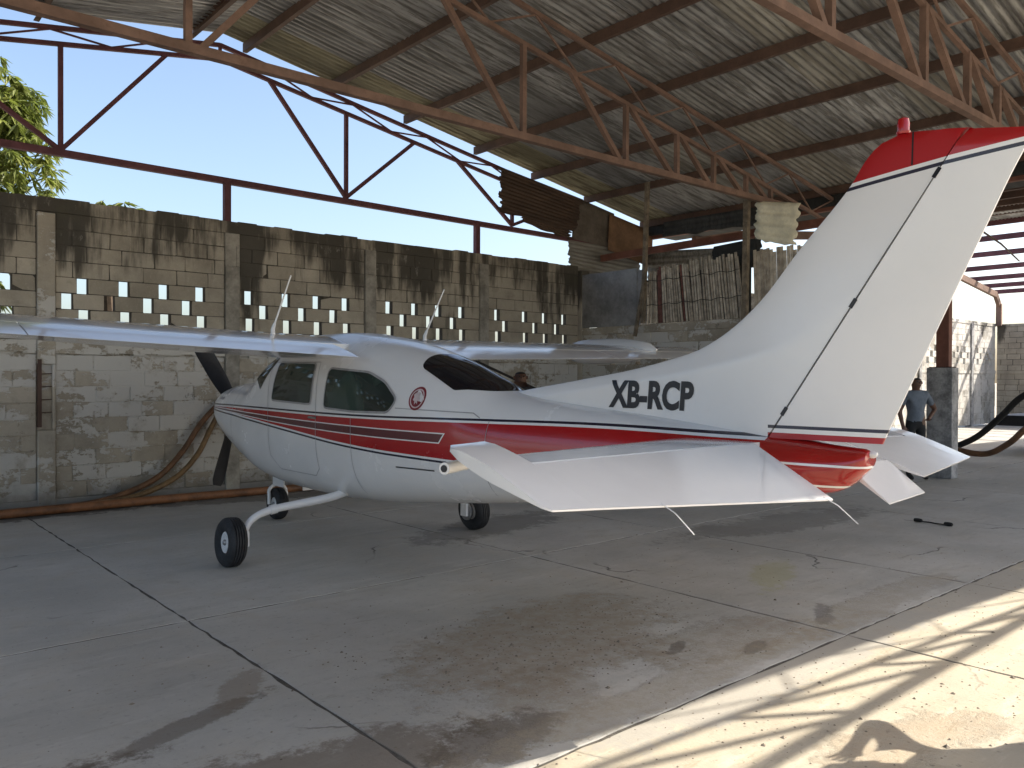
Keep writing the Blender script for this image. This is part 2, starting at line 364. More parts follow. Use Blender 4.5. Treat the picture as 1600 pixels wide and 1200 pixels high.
def striped():
    t = NT('white_paint_with_red_band'); x, y, z = t.xyz()
    T = curve_node(t, y, [(2, 1.335), (2.6, 1.337), (3.6, 1.352), (4.6, 1.343), (6.3, 1.326), (8.5, 1.336), (10.1, 1.325)], 2, 10.1)
    B = curve_node(t, y, [(2, .985), (4, .985), (5.1, .998), (6.3, 1.038), (7.6, 1.128), (8.6, 1.195), (9.8, 1.255), (10.1, 1.268)], 2, 10.1)
    I1 = curve_node(t, y, [(2, 1.22), (5, 1.219), (6.3, 1.227), (7.6, 1.246), (8.6, 1.270), (9.8, 1.294), (10.1, 1.3)], 2, 10.1)
    I2 = curve_node(t, y, [(2, 1.15), (5, 1.146), (6.3, 1.157), (7.6, 1.192), (8.6, 1.236), (9.8, 1.277), (10.1, 1.287)], 2, 10.1)
    def band(lo, hi):
        return t.math('MULTIPLY', t.math('GREATER_THAN', z, lo), t.math('LESS_THAN', z, hi))

    n = t.noise(1.5, 5, .6); n2 = t.noise(28, 4, .7)
    c = t.mix(t.ss(n, .3, .75), tuple(v * .94 for v in WHITE), WHITE)
    off = lambda v, d: t.math('ADD', v, d)
    c = t.mix(band(off(B, -.004), off(T, .004)), c, NAVY)
    c = t.mix(band(off(B, .013), off(T, -.013)), c, WHITE)
    c = t.mix(band(off(B, .030), off(T, -.030)), c, RED)
    slant = t.math('SUBTRACT', y, t.math('MULTIPLY', t.math('SUBTRACT', z, 1.18), -.75))
    fr = t.math('GREATER_THAN', slant, 5.05); fr2 = t.math('GREATER_THAN', slant, 5.064)
    c = t.mix(t.math('MULTIPLY', band(off(I2, -.005), off(I1, .005)), fr), c, WHITE)
    c = t.mix(t.math('MULTIPLY', band(off(I2, .004), off(I1, -.004)), fr2), c, MAROON)
    c = t.mix(t.math('MULTIPLY', t.ss(n2, .58, .8), .10), c, (.3, .28, .27))
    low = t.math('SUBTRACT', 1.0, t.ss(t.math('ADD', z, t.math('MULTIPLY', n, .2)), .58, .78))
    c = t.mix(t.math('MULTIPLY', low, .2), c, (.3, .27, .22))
    t.bump(t.math('ADD', t.noise(2.6, 2, .5), t.math('MULTIPLY', t.noise(10, 2, .5), .12)), .3, .012)
    t.b.inputs['Coat Weight'].default_value = .5; t.b.inputs['Coat Roughness'].default_value = .08
    return t.out(c, t.math('ADD', .2, t.math('MULTIPLY', n, .12)))
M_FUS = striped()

def finmat():
    t = NT('white_fin_paint_with_red_cap'); x, y, z = t.xyz()
    s = t.math('SUBTRACT', t.math('SUBTRACT', z, 2.645), t.math('MULTIPLY', t.math('SUBTRACT', 2.04, y), .085))
    n = t.noise(1.3, 5, .6); n2 = t.noise(24, 4, .7)
    c = t.mix(t.ss(n, .3, .75), tuple(v * .95 for v in WHITE), WHITE)
    c = t.mix(t.math('MULTIPLY', t.ss(n2, .6, .8), .08), c, (.45, .43, .4))
    c = t.mix(t.math('GREATER_THAN', s, -.012), c, NAVY); c = t.mix(t.math('GREATER_THAN', s, .006), c, WHITE); c = t.mix(t.math('GREATER_THAN', s, .026), c, RED)
    back = t.math('LESS_THAN', y, 2.5)
    lt = lambda v: t.math('MULTIPLY', t.math('LESS_THAN', z, v), back)
    c = t.mix(lt(1.392), c, NAVY); c = t.mix(lt(1.374), c, WHITE); c = t.mix(lt(1.350), c, RED)
    t.b.inputs['Coat Weight'].default_value = .4; t.b.inputs['Coat Roughness'].default_value = .1
    return t.out(c, t.math('ADD', .26, t.math('MULTIPLY', n, .12)))
M_FIN = finmat()

def conemat():
    t = NT('red_tail_cone_paint'); x, y, z = t.xyz(); c = RED
    l1 = t.math('COMPARE', z, 1.195, .006); l2 = t.math('COMPARE', z, 1.083, .006)
    c = t.mix(t.math('MAXIMUM', l1, l2), (.36, .012, .01), WHITE)
    t.b.inputs['Coat Weight'].default_value = .6
    return t.out(c, .14)
M_CONE = conemat()

# ------------------------------------------------------------------ ground and floor
g = MB().box((-400, -400, -.5), (400, 400, -.06)).build('ground', M_EARTH); tag(g, kind='structure')
floor = thing('floor', (0, 0, 0), None, None, kind='structure'); del floor['kind']; floor['kind'] = 'structure'
MB().box((-10.2, -9.7, -.055), (34, 11.6, -.0045)).build('joint_bed', M_JOINT, floor)
XJ = [-10.2, -7.2, -4.15, -1.1, 1.945, 5.062, 7.1, 10.15, 13.2, 16.2, 19.3, 22.3, 25.4, 28.4, 31.4, 34]
YJ = [-9.7, -6.6, -3.5, -.5, 2.53, 5.575, 8.6, 11.6]
for i in range(len(XJ) - 1):
    for j in range(len(YJ) - 1):
        x0, x1, y0, y1 = XJ[i] + .002, XJ[i+1] - .002, YJ[j] + .002, YJ[j+1] - .002
        mb = MB(); n = 28; rnd = random.Random(i * 31 + j)
        ring = []
        for k in range(n): ring.append((lerp(x0, x1, k / n), y0 + rnd.uniform(0, .014)))
        for k in range(n): ring.append((x1 - rnd.uniform(0, .014), lerp(y0, y1, k / n)))
        for k in range(n): ring.append((lerp(x1, x0, k / n), y1 - rnd.uniform(0, .014)))
        for k in range(n): ring.append((x0 + rnd.uniform(0, .014), lerp(y1, y0, k / n)))
        zz = rnd.uniform(-.001, .0)
        cx, cy = (x0 + x1) / 2, (y0 + y1) / 2
        inner = [(a + (cx - a) * .003, b + (cy - b) * .003) for a, b in ring]
        mb.loft([[(a, b, -.05) for a, b in ring], [(a, b, zz - .002) for a, b in ring], [(a, b, zz) for a, b in inner]])
        mb.build('slab', M_APRON if (j <= 3) else M_FLOOR, floor)

# ------------------------------------------------------------------ block walls
CUBE = {}
def block_mesh(kind, mat):
    key = (kind, mat.name)
    if key not in CUBE:
        rnd = random.Random(kind * 7 + 1); bm = bmesh.new(); bmesh.ops.create_cube(bm, size=1)
        bmesh.ops.bevel(bm, geom=list(bm.edges), offset=.03, segments=1, affect='EDGES')
        for v in bm.verts: v.co += Vector((rnd.uniform(-.012, .012), rnd.uniform(-.02, .02), rnd.uniform(-.02, .02)))
        me = bpy.data.meshes.new('block'); bm.to_mesh(me); bm.free(); me.materials.append(mat); CUBE[key] = me
    return CUBE[key]

def wall_pieces(o, axis, u0, u1, thick, courses, holes, blen, rnd):
    """(u centre, z centre, length, height) of blocks in courses; holes: dict course index -> list of (u0,u1) gaps"""
    out = []
    for ci, (z0, z1) in enumerate(courses):
        gaps = sorted(h for h in holes.get(ci, []) if h[0] > u0 and h[1] < u1)
        segs = []; c = u0
        for a, b in gaps: segs.append((c, a)); c = b
        segs.append((c, u1))
        for a, b in segs:
            if b - a < .03: continue
            p = a
            first = (blen * .5 if ci % 2 else blen) * rnd.uniform(.85, 1.1) if not gaps else b - a
            L = first
            while p < b - .02:
                q = min(b, p + L)
                if b - q < .12: q = b
                out.append(((p + q) / 2, (z0 + z1) / 2, q - p, z1 - z0)); p = q; L = blen * rnd.uniform(.93, 1.07) if not gaps else (b - p)
                if gaps and L <= 0: break
    return out

def make_wall(root, axis, face, inward, bays, thick, courses, holes, matf, budget, seed, blen=.42):
    """axis 'x': wall runs along X at Y=face (front) going +Y*thick. bays: list of (u0,u1). Returns nothing; blocks nearest the camera are objects."""
    rnd = random.Random(seed); L = []
    for u0, u1 in bays: L += wall_pieces(None, axis, u0, u1, thick, courses, holes, blen, rnd)
    mort = MB(); pmort = MB(); rest = {}
    def P(u, d, z):   # d depth behind the face
        return (u, face + inward * d, z) if axis == 'x' else (face + inward * d, u, z)
    def key(b):
        p = Vector(P(b[0], 0, b[1])); v = p - Vector((0, 0, CAM_H)); return v.length if v.dot(fw) > 0 and abs(v.dot(rt)) < v.dot(fw) * .66 else 1e3 + v.length
    L.sort(key=key)
    for i, (u, z, ln, ht) in enumerate(L):
        pt = matf(z, u) in (M_PAINTED, M_CONC, M_SUNBLOCK); dp = .009 if pt else .009
        a = P(u - ln / 2, dp, z - ht / 2); b = P(u + ln / 2, thick - dp, z + ht / 2)
        (pmort if pt else mort).box([min(p, q) for p, q in zip(a, b)], [max(p, q) for p, q in zip(a, b)])
        c = P(u, thick / 2 + rnd.uniform(-.008, .008), z); mat = matf(z, u)
        jt = .012 if pt else .010; dims = (ln - jt, thick, ht - jt) if axis == 'x' else (thick, ln - jt, ht - jt)
        if i < budget and key((u, z)) < 1e3:
            o = link('block', block_mesh(rnd.randrange(4), mat), root, c); o.scale = dims
            o.rotation_euler = (0, 0, rnd.choice((0, math.pi)) + rnd.uniform(-.006, .006))
        else:
            rest.setdefault(mat.name, (mat, MB()))[1].box([q - d / 2 for q, d in zip(c, dims)], [q + d / 2 for q, d in zip(c, dims)])
    for q_, m_ in ((mort, M_MORTAR), (pmort, M_PMORTAR)):
        if q_.v: mo = q_.build('mortar', m_, root, recalc=False); mo['kind'] = 'stuff'
    for mat, mb in rest.values():
        o = mb.build('far_blocks', mat, root, recalc=False); o['kind'] = 'stuff'

YW = 11.43
wall = thing('block_wall', (4, YW + .08, 0), 'long weathered concrete block wall with rows of small openings behind the aeroplane', 'wall')
COURSES = [(.12 + .2 * k, .32 + .2 * k) for k in range(9)] + [(2.1 + .2 * k, 2.3 + .2 * k) for k in range(8)]
G = .064
def gl(us): return [(u - G, u + G) for u in us]
HOLES = {10: [], 11: [], 12: []}
r1 = [2.664, 3.161, 3.665, 4.156, 4.858, 5.433, 5.937, 6.436, 7.241, 7.746, 8.235, 8.735, 9.56, 10.236, 10.749, 11.267, 1.816, 1.35, .8, .35, -.4, -.9, -1.4, -1.8]
r2_ = [2.488, 2.981, 3.466, 3.972, 5.082, 5.693, 6.223, 7.516, 8.05, 8.552, 9.75, 10.5, 11.076, 1.6, 1.1, .5, -.6, -1.1, -1.6]
HOLES[12] = gl(r1); HOLES[11] = gl(r2_); HOLES[10] = gl([u + .02 for u in r1])
PX = [-4.95, -2.2, -.05, 2.25, 4.605, 6.88, 9.235]
bays = []
for i, px in enumerate(PX):
    e = PX[i + 1] - .105 if i + 1 < len(PX) else 11.66
    bays.append((px + .105, e))
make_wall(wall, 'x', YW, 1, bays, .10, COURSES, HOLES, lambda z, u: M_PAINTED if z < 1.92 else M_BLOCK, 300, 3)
MB().box((-5, YW - .03, -.02), (11.66, YW + .15, .118)).build('plinth', M_CONC, wall)
rnd = random.Random(5)
for (a, b) in bays:      # tie beam at mid height, with a ragged lower edge
    mb = MB(); n = 14
    for k in range(n):
        u0, u1 = lerp(a, b, k / n), lerp(a, b, (k + 1) / n); d = rnd.uniform(0, .035)
        mb.box((u0, YW - .012, 1.925 + d), (u1, YW + .05, 2.098))
    mb.box((a, YW + .0505, 1.9205), (b, YW + .145, 2.098))
    mb.build('tie_beam', M_PAINTED, wall)
for (a, b) in [(-5.05, 11.66)]:
    mb = MB(); n = 60
    for k in range(n):
        u0, u1 = lerp(a, b, k / n), lerp(a, b, (k + 1) / n); d = rnd.uniform(0, .03)
        mb.box((u0, YW - .004 + rnd.uniform(-.006, .006), 3.702), (u1, YW + .15, 3.89 - d))
    mb.build('coping', M_BLOCK, wall)
for i, px in enumerate(PX):
    if px == 2.25:      # spalled lower half with bare stirrups
        mb = MB().box((px - .1, YW - .045, 1.8), (px + .1, YW + .16, 3.68)).box((px - .1, YW - .045, -.01), (px + .1, YW + .16, .98))
        mb.box((px - .1, YW + .02, .98), (px + .1, YW + .16, 1.8)).box((px + .062, YW - .043, .98), (px + .1, YW + .02, 1.8))
        p = mb.build('pillar', M_CONC, wall); bevel(p, .012)
        MB().box((px - .098, YW - .05, 1.02), (px - .055, YW + .02, 1.86)).build('board', M_PURLIN, wall)
        for z in (1.2, 1.36, 1.52, 1.68):
            MB().tube([(px - .055, YW - .02, z), (px + .075, YW - .02, z + .004)], .006, 6).build('stirrup', M_PURLIN, wall)
    elif px == 4.605:
        mb = MB().box((px - .1, YW - .045, -.01), (px + .1, YW + .16, 3.22)).box((px - .105, YW - .03, 3.22), (px + .105, YW + .16, 3.7))
        mb.box((px + .05, YW - .046, 3.222), (px + .1, YW - .03, 3.52))
        bevel(mb.build('pillar', M_PILLAR, wall), .015)
    else:
        mb = MB().box((px - .1, YW - .04, -.01), (px + .1, YW + .16, 3.3)).box((px - .1, YW - .03, 3.3), (px + .1, YW + .16, 3.7))
        bevel(mb.build('pillar', M_PILLAR, wall), .012)

XS = 11.72
low = thing('low_wall', (XS + .08, 8.5, 0), 'low plastered block wall under the slat fence at the hangar side', 'wall')
LC = [(.1 + .2 * k, .3 + .2 * k) for k in range(12)]
LH = {9: [(u - .05, u + .05) for u in [6.2 + .62 * k for k in range(8)]]}
make_wall(low, 'y', XS, 1, [(6.08, 11.36)], .14, LC, LH, lambda z, u: M_CONC, 170, 8)
mb = MB(); n = 24
for k in range(n): mb.box((XS - .012, lerp(6.08, 11.4, k / n), 2.502), (XS + .152, lerp(6.08, 11.4, (k + 1) / n), 2.655 - rnd.uniform(0, .02)))
mb.build('coping', M_CONC, low)
MB().box((XS - .02, 6.08, -.02), (XS + .16, 11.4, .098)).build('plinth', M_CONC, low)
bevel(MB().box((XS - .03, 11.36, -.01), (XS + .2, 11.6, 3.8)).build('pillar', M_BLOCK, low), .01)

# far walls on the right, beyond the open bay
YF = 10.9
far = thing('sunlit_wall', (25, YF, 0), 'whitewashed block wall lit by the sun beyond the concrete post', 'wall')
FC = [(.05 + .2 * k, .25 + .2 * k) for k in range(9)] + [(1.97 + .2 * k, 2.17 + .2 * k) for k in range(8)]
fh = {}
for ci, o in ((10, 0), (11, .3), (12, 0)): fh[ci] = [(u - .09, u + .09) for u in [22.2 + o + .6 * k for k in range(18)]]
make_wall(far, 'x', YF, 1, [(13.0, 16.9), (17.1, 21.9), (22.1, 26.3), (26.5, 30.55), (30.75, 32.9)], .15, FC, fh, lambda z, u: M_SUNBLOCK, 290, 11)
for px in (13.0, 17, 22, 26.4, 30.65): bevel(MB().box((px - .1, YF - .05, 0), (px + .1, YF + .17, 3.6)).build('pillar', M_POST, far), .01)
MB().box((13, YF - .02, 1.852), (32.9, YF + .16, 1.968)).build('tie_beam', M_SUNBLOCK, far)
MB().box((13, YF - .02, 3.572), (32.9, YF + .17, 3.68)).build('coping', M_SUNBLOCK, far)
dark = thing('shaded_wall', (33.0, 4, 0), 'dark block wall in shade closing the yard at the far right', 'wall')
DC = [(.05 + .2 * k, .25 + .2 * k) for k in range(9)] + [(1.97 + .2 * k, 2.17 + .2 * k) for k in range(8)]
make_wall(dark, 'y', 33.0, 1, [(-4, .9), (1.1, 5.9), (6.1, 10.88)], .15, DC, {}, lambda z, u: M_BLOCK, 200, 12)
for py in (1, 6): bevel(MB().box((32.95, py - .1, 0), (33.17, py + .1, 3.6)).build('pillar', M_PILLAR, dark), .01)
MB().box((32.98, -4, 1.852), (33.16, 10.88, 1.968)).build('tie_beam', M_BLOCK, dark)
MB().box((32.98, -4, 3.572), (33.17, 10.88, 3.66)).build('coping', M_BLOCK, dark)

# ------------------------------------------------------------------ hangar roof
RX, RZ, SL = 4.46, 6.42, .165           # ridge
def rz(x): return RZ - SL * abs(x - RX)
def corrugated(mb, p0, du, dv, nu, amp, waves, per=6, sag=0, skew=None):
    """sheet: p0 corner, du along the corrugations (length), dv across; ribs run along du"""
    p0, du, dv = Vector(p0), Vector(du), Vector(dv); nrm = du.cross(dv).normalized(); n = waves * per
    rows = []
    for i in range(nu + 1):
        s = i / nu; row = []
        for k in range(n + 1):
            t = k / n
            row.append(p0 + du * s + dv * t + nrm * (amp * math.cos(2 * math.pi * waves * t) - sag * math.sin(math.pi * s)))
        rows.append(row)
    mb.loft(rows, False, False)

roof = thing('hangar_roof', (RX, 5, 5.0), 'pitched roof of old corrugated metal sheets over the aeroplane', 'roof')
rnd = random.Random(21)
YE0 = -1.02
SEG = [(RX - 9.3, RX - 6.1), (RX - 6.3, RX - 3.0), (RX - 3.2, RX + .02), (RX - .02, RX + 3.25), (RX + 3.05, RX + 6.4), (RX + 6.2, RX + 9.55)]
for si, (xa, xb) in enumerate(SEG):
    y = YE0; k = 0
    while y < 11.35:
        wd = .84; y1 = min(y + wd, 11.62)
        lift = .012 * (k % 2) + (.02 if si in (1, 4) else 0)
        jx = rnd.uniform(-.05, .05)
        za, zb = rz(xa) + .16 + lift, rz(xb) + .16 + lift
        y0j = y - (rnd.uniform(-.05, .06) if k == 0 else .05)
        mb = MB(); mb2 = corrugated(mb, (xa + jx, y0j, za), (xb - xa, 0, zb - za), (0, y1 - y0j, 0), 2, .017, max(6, round((y1 - y0j) / .105)), 6)
        mt = M_TIN
        if y > 10.6 and si >= 3: mt = M_YTIN
        elif si in (4, 5) and rnd.random() < .3: mt = M_PTIN
        mb.build('roof_sheet', mt, roof, smooth=True, recalc=False, autosmooth=None)
        y += wd; k += 1
PURX = [-4.6, -2.9, -1.2, .5, 2.2, 4.1, 4.82, 6.2, 7.6, 9.1, 10.5, 11.95, 13.7]
for px in PURX:
    z = rz(px) + .085; mb = MB()
    sg = -1 if px < RX else 1
    # C purlin: web, two flanges
    mb.bar((px, YE0 + .1, z), (px, 11.56, z), .008, .13)
    mb.bar((px + .03 * sg, YE0 + .1, z + .062), (px + .03 * sg, 11.56, z + .062), .06, .006)
    mb.bar((px + .03 * sg, YE0 + .1, z - .062), (px + .03 * sg, 11.56, z - .062), .06, .006)
    mb.build('purlin', M_PURLIN, roof)

def truss(y, mat, chord, dep, label, end=False, bz=4.5, thick=1.0):
    t = thing('roof_truss', (RX, y, bz), label, 'roof truss', 'steel trusses under the hangar roof')
    xe0, xe1 = RX - 9.3, RX + 9.3
    bx0, bx1 = RX - 8.0, RX + 8.0
    MB().bar((bx0, y, bz), (bx1 if not end else RX + 9.2, y, bz - (.1 if end else 0)), chord, chord).build('bottom_chord', mat, t)
    tw = chord * .62
    for (a, b) in ((xe0, RX), (RX, xe1)):
        MB().bar((a, y, rz(a) - .05), (b, y, rz(b) - .05), tw, tw).build('top_chord', mat, t)
        MB().bar((a, y, rz(a) - .05 - dep), (b, y, rz(b) - .05 - dep), tw, tw).build('top_chord', mat, t)
    n = 26; pts = []
    for k in range(n + 1):
        x = lerp(xe0, xe1, k / n); z = rz(x) - .05 - (dep - .02 if k % 2 else .02); pts.append((x, y + .004, z))
    for p, q in zip(pts, pts[1:]):
        MB().bar(p, q, .022 * thick, .022 * thick).build('lattice_rod', mat, t)
    MB().bar((RX, y, rz(RX) - .05), (RX, y, rz(RX) - .05 - dep), .04, .04).build('ridge_stub', mat, t)
    lc = lambda x: rz(x) - .05 - dep
    if end:
        for xn in (2.43, 6.48, 9.97, -1.5):
            for dx in (-1.28, 0, 1.3):
                if xn == 2.43 and dx < 0: dx = -1.6
                xt = xn + dx; MB().bar((xn, y + (.003 if dx else 0), bz), (xt, y + (.003 if dx else 0), lc(xt)), .055, .055).build('web', mat, t)
        for xp in (4.56, 9.13, 0, -4.4):
            MB().bar((xp, y, bz - .03), (xp, y, 3.8), .09, .09).build('post', mat, t)
    else:
        V = [1.95, 3.78, 4.87, 5.75, 6.6, 7.3]; D = [.78, 2.75, 3.85, 4.95, 5.85, 6.7]
        for sgn in (1, -1):
            for v, d in zip(V, D):
                xv, xd = RX + sgn * v, RX + sgn * d
                MB().bar((xv, y, bz), (xv, y, lc(xv)), .06 * thick, .06 * thick).build('web', mat, t)
                MB().bar((xv - sgn * .09, y + .004, bz), (xd, y + .004, lc(xd)), .06 * thick, .06 * thick).build('web', mat, t)
    return t
T1 = truss(11.5, M_BACKLIT, .085, .2, 'end truss standing above the block wall against the sky', True)
T2 = truss(7.2, M_BROWNST, .085, .45, 'roof truss passing over the aeroplane cabin and wing')
T3 = truss(3.38, M_BROWNST, .078, .45, 'nearest roof truss, crossing above the red tail cap at upper right', thick=1.1)
T4 = truss(-.8, M_BROWNST, .06, .6, 'truss at the open front of the hangar casting its web shadow on the floor', thick=.6)

# ------------------------------------------------------------------ cladding on the end wall and the side wall
def clad(name, label, corners, mat, waves, cat='metal sheet', group=None, along=True, amp=.012, ragged=0, seed=0):
    """corners TL,TR,BR,BL ; ribs run TL->TR when along"""
    tl, tr, br, bl = [Vector(c) for c in corners]; rnd = random.Random(seed); nrm = (tr - tl).cross(bl - tl).normalized()
    nu, nv = (8, waves * 6) if along else (waves * 6, 8); rows = []
    off = [rnd.uniform(-ragged, ragged) for _ in range(99)]
    for j in range(nv + 1):
        t = j / nv; row = []
        for i in range(nu + 1):
            s = i / nu; s2 = s
            a = tl.lerp(tr, s2); b = bl.lerp(br, s2)
            p = a.lerp(b, t)
            if ragged:
                dirv = (tr - tl).normalized()
                if i == 0: p = p + dirv * off[int(t * 14) % 99]
                if i == nu: p = p + dirv * off[int(t * 11) + 40]
                if j == nv: p = p + Vector((0, 0, off[int(s * 7) + 60]))
            ph = (t if along else s) * waves
            p = p + nrm * amp * math.cos(2 * math.pi * ph)
            row.append(p)
        rows.append(row)
    mb = MB(); mb.loft(rows, False, False)
    o = mb.build(name, mat, None, smooth=True, autosmooth=None)
    c = sum((Vector(c) for c in corners), Vector()) / 4
    for v in o.data.vertices: v.co -= c
    o.location = c; ORG[o.name] = c
    md = o.modifiers.new('solid', 'SOLIDIFY'); md.thickness = .004
    return tag(o, label, cat, group)
GC = 'loose cladding sheets at the hangar corner'
yc = 11.42
clad('rusty_sheet', 'brown corrugated sheet hanging from the end truss, ragged at its left edge', [(9.6, yc, 5.52), (11.75, yc, 5.24), (11.55, yc, 4.55), (9.62, yc, 4.72)], M_RTIN, 11, group=GC, ragged=.05, seed=1)
clad('rusty_sheet', 'narrow brown corrugated strip below the large rusty sheet', [(10.1, yc + .02, 4.74), (11.45, yc + .02, 4.62), (11.42, yc + .02, 4.4), (10.2, yc + .02, 4.58)], M_RTIN, 4, group=GC, ragged=.04, seed=2)
clad('grey_brown_board', 'flat grey-brown board right of the brown corrugated sheet', [(11.55, yc + .03, 5.27), (12.75, yc + .03, 5.08), (12.65, yc + .03, 4.35), (11.5, yc + .03, 4.42)], M_GREYBOARD, 1, 'board', GC, amp=.0)
clad('brown_board', 'orange-brown board under the roof edge beside the wooden post', [(12.55, yc - .02, 5.05), (13.95, yc - .02, 4.84), (13.9, yc - .02, 4.05), (12.5, yc - .02, 4.3)], M_PLY, 1, 'board', GC, amp=.0)
clad('pale_sheet', 'pale corrugated sheet above the end of the block wall', [(11.42, yc + .05, 4.42), (13.6, yc + .05, 4.4), (13.6, yc + .05, 3.55), (11.46, yc + .05, 3.72)], M_PTIN, 9, group=GC, ragged=.03, seed=3)
clad('pale_sheet', 'pale corrugated sheet behind the top of the slat fence', [(13.7, 11.35, 4.38), (13.75, 8.9, 4.2), (13.75, 8.9, 3.5), (13.7, 11.35, 3.4)], M_PTIN, 8, group=GC, ragged=.03, seed=4)
clad('dark_sheet', 'long dark sheet hung under the eave above the slat fence', [(XS + .2, 9.5, 4.52), (XS + .2, 7.52, 4.50), (XS + .2, 7.52, 4.22), (XS + .2, 9.5, 4.24)], M_DTIN, 3, group=GC, ragged=.03, seed=5)
clad('dark_sheet', 'short dark sheet between the slat fence and the square post', [(XS + .25, 8.45, 3.95), (XS + .25, 7.5, 4.0), (XS + .25, 7.5, 3.5), (XS + .25, 8.45, 3.5)], M_DTIN, 3, group=GC, ragged=.02, seed=6)
clad('cream_sheet', 'cream ribbed sheet hanging tilted beside the tail fin', [(XS - .27, 7.25, 4.48), (XS - .27, 6.50, 4.33), (XS - .27, 6.60, 3.68), (XS - .27, 7.27, 3.86)], M_CREAM, 4, group=GC, ragged=.035, seed=7, amp=.022)
gp = MB().box((XS - .03, 9.93, 2.64), (XS - .02, 11.34, 3.7)).box((XS - .018, 9.7, 2.7), (XS - .008, 9.93, 3.66)).build('metal_sheet', M_GPANEL); tag(gp, 'flat grey metal panel standing on the low wall in the corner', 'metal panel', GC)
def post(name, p, q, wd, mat, label):
    o = MB().bar(p, q, wd, wd).build(name, mat); tag(o, label, 'post'); return o
M_WOOD = simple('grey_wood', (.2, .165, .12), .85, var=.25, nsc=8)
post('wooden_post', (XS - .1, 9.72, 2.66), (XS - .06, 9.66, rz(XS) + .02), .07, M_WOOD, 'slim grey-brown post from the low wall up to the roof')
post('square_post', (XS - .12, 7.56, 2.5), (XS - .12, 7.53, 4.55), .085, M_WOOD, 'square timber post between the slat fence and the cream sheet')
post('leaning_stick', (XS - .16, 9.86, 2.42), (XS - .1, 9.68, 3.5), .055, M_WOOD, 'pale stick leaning on the low wall by the grey panel')
clad('grey_brown_board', 'added dark sheet behind the fence slats that darkens the gaps between them', [(XS + .13, 9.6, 3.55), (XS + .13, 7.6, 3.55), (XS + .13, 7.6, 2.662), (XS + .13, 9.6, 2.662)], M_DTIN, 1, 'board', GC, amp=.0)  # backing added only so the gaps between the slats look dark
fence = thing('slat_fence', (XS + .05, 8.5, 2.66), 'fence of narrow grey upright slats leaning on the low wall', 'fence')
M_SLAT = [simple('slat_grey', (.40, .355, .29), .85, var=.2, nsc=9), simple('slat_pale', (.52, .47, .39), .85, var=.2, nsc=9), simple('slat_red', (.17, .075, .06), .85, var=.2, nsc=9)]
rnd = random.Random(4)
for k in range(36):
    y = 9.62 - k * .0565; wd = rnd.uniform(.03, .042); tilt = .02 + .11 * min(1, k / 14) + rnd.uniform(-.015, .015); top = 3.62 + .1 * min(1, k / 20) + rnd.uniform(-.05, .04)
    mb = MB().bar((XS - .03 + rnd.uniform(-.01, .01), y, 2.655), (XS - .01, y + tilt, top), .02, wd, (0, 1, 0))
    mb.build('slat', M_SLAT[2] if k in (4, 5, 14) else rnd.choice(M_SLAT[:2]), fence)
for k in range(16):
    y = 7.4 - k * .06; mb = MB().bar((XS - .03, y, 2.655), (XS - .01, y + .05, 3.72 + rnd.uniform(-.05, .04)), .02, .048, (0, 1, 0)); mb.build('slat', rnd.choice(M_SLAT[:2]), fence)
for z in (2.98, 3.42):
    mb = MB(); mb.tube([(XS - .06 + rnd.uniform(-.004, .004), 9.66 - k * .1, z + .018 * math.sin(k * 1.7) + (.03 * k / 20)) for k in range(22)], .006, 5); mb.build('wire', M_DTIN, fence)
ev = MB().bar((13.95, -1, rz(13.95) - .1), (13.95, 11.5, rz(13.95) - .1), .1, .16).build('eave_beam', M_PRIMER); tag(ev, 'rusty red steel beam along the right eave of the hangar', 'beam')
sb = MB().bar((XS + .6, 11.4, 4.1), (XS + .6, 6.2, 4.16), .08, .13).build('steel_beam', M_PRIMER); tag(sb, 'rusty red steel beam seen above the slat fence', 'beam')

# ------------------------------------------------------------------ neighbouring open bay
bay = thing('neighbouring_roof', (23, 5, 5), 'neighbouring roof frame of bare steel purlins on the far right', 'roof')
BX0, BX1, BR, BZ = 14.5, 33.2, 23.4, 5.98
def bz_(x): return BZ - .115 * abs(x - BR)
for k, px in enumerate([15.2, 16.9, 18.6, 20.3, 22.0, 23.2, 24.25, 25.75, 27.5, 29.25, 30.75, 32.0, 33.1]):
    MB().bar((px, -4, bz_(px)), (px, 11.0, bz_(px)), .1, .15).build('purlin', M_BACKLIT if px > 24 else M_PURLIN, bay)
rnd = random.Random(31)
for (xa, xb, ylo, yhi) in ((14.4, 18.2, -4, 11.4), (18.0, 21.2, -4, 11.4), (21.0, 24.6, -4, 11.0), (24.4, 28, -4, 4.5), (27.8, 31, -4, 4.5)):
    y = ylo
    while y < yhi - .1:
        y1 = min(y + .86, yhi + .05); mb = MB(); ja = rnd.uniform(.0, .02)
        corrugated(mb, (xa, y, bz_(xa) + .09 + ja), (xb - xa, 0, bz_(xb) - bz_(xa)), (0, y1 - y + .04, 0), 2, .011, 10, 4)
        mb.build('roof_sheet', M_TIN, bay, smooth=True, recalc=False, autosmooth=None); y += .82
gap_cover = MB().box((13.8, -4, 4.74), (14.75, 11.4, 4.76)).box((13.8, -4, 4.762), (13.82, 11.4, 5.12)).box((14.73, -4, 4.762), (14.75, 11.4, 5.12)); gap_cover.build('roof_gap_cover', M_DTIN, bay)  # added trough closing the roof gap that let sun streaks onto the floor
fr = MB()
fr.bar((BR, 10.8, bz_(BR) - .2), (32.6, 10.8, bz_(32.6) - .2), .12, .2).bar((32.6, 10.8, bz_(32.6) - .22), (32.95, 10.8, 4.35), .12, .18).bar((32.95, 10.8, 4.4), (32.95, 10.8, 3.6), .12, .18)
fr.bar((14.6, 10.8, bz_(14.6) - .2), (BR, 10.8, bz_(BR) - .2), .12, .2)
fr.build('portal_frame', M_BROWNST, bay)
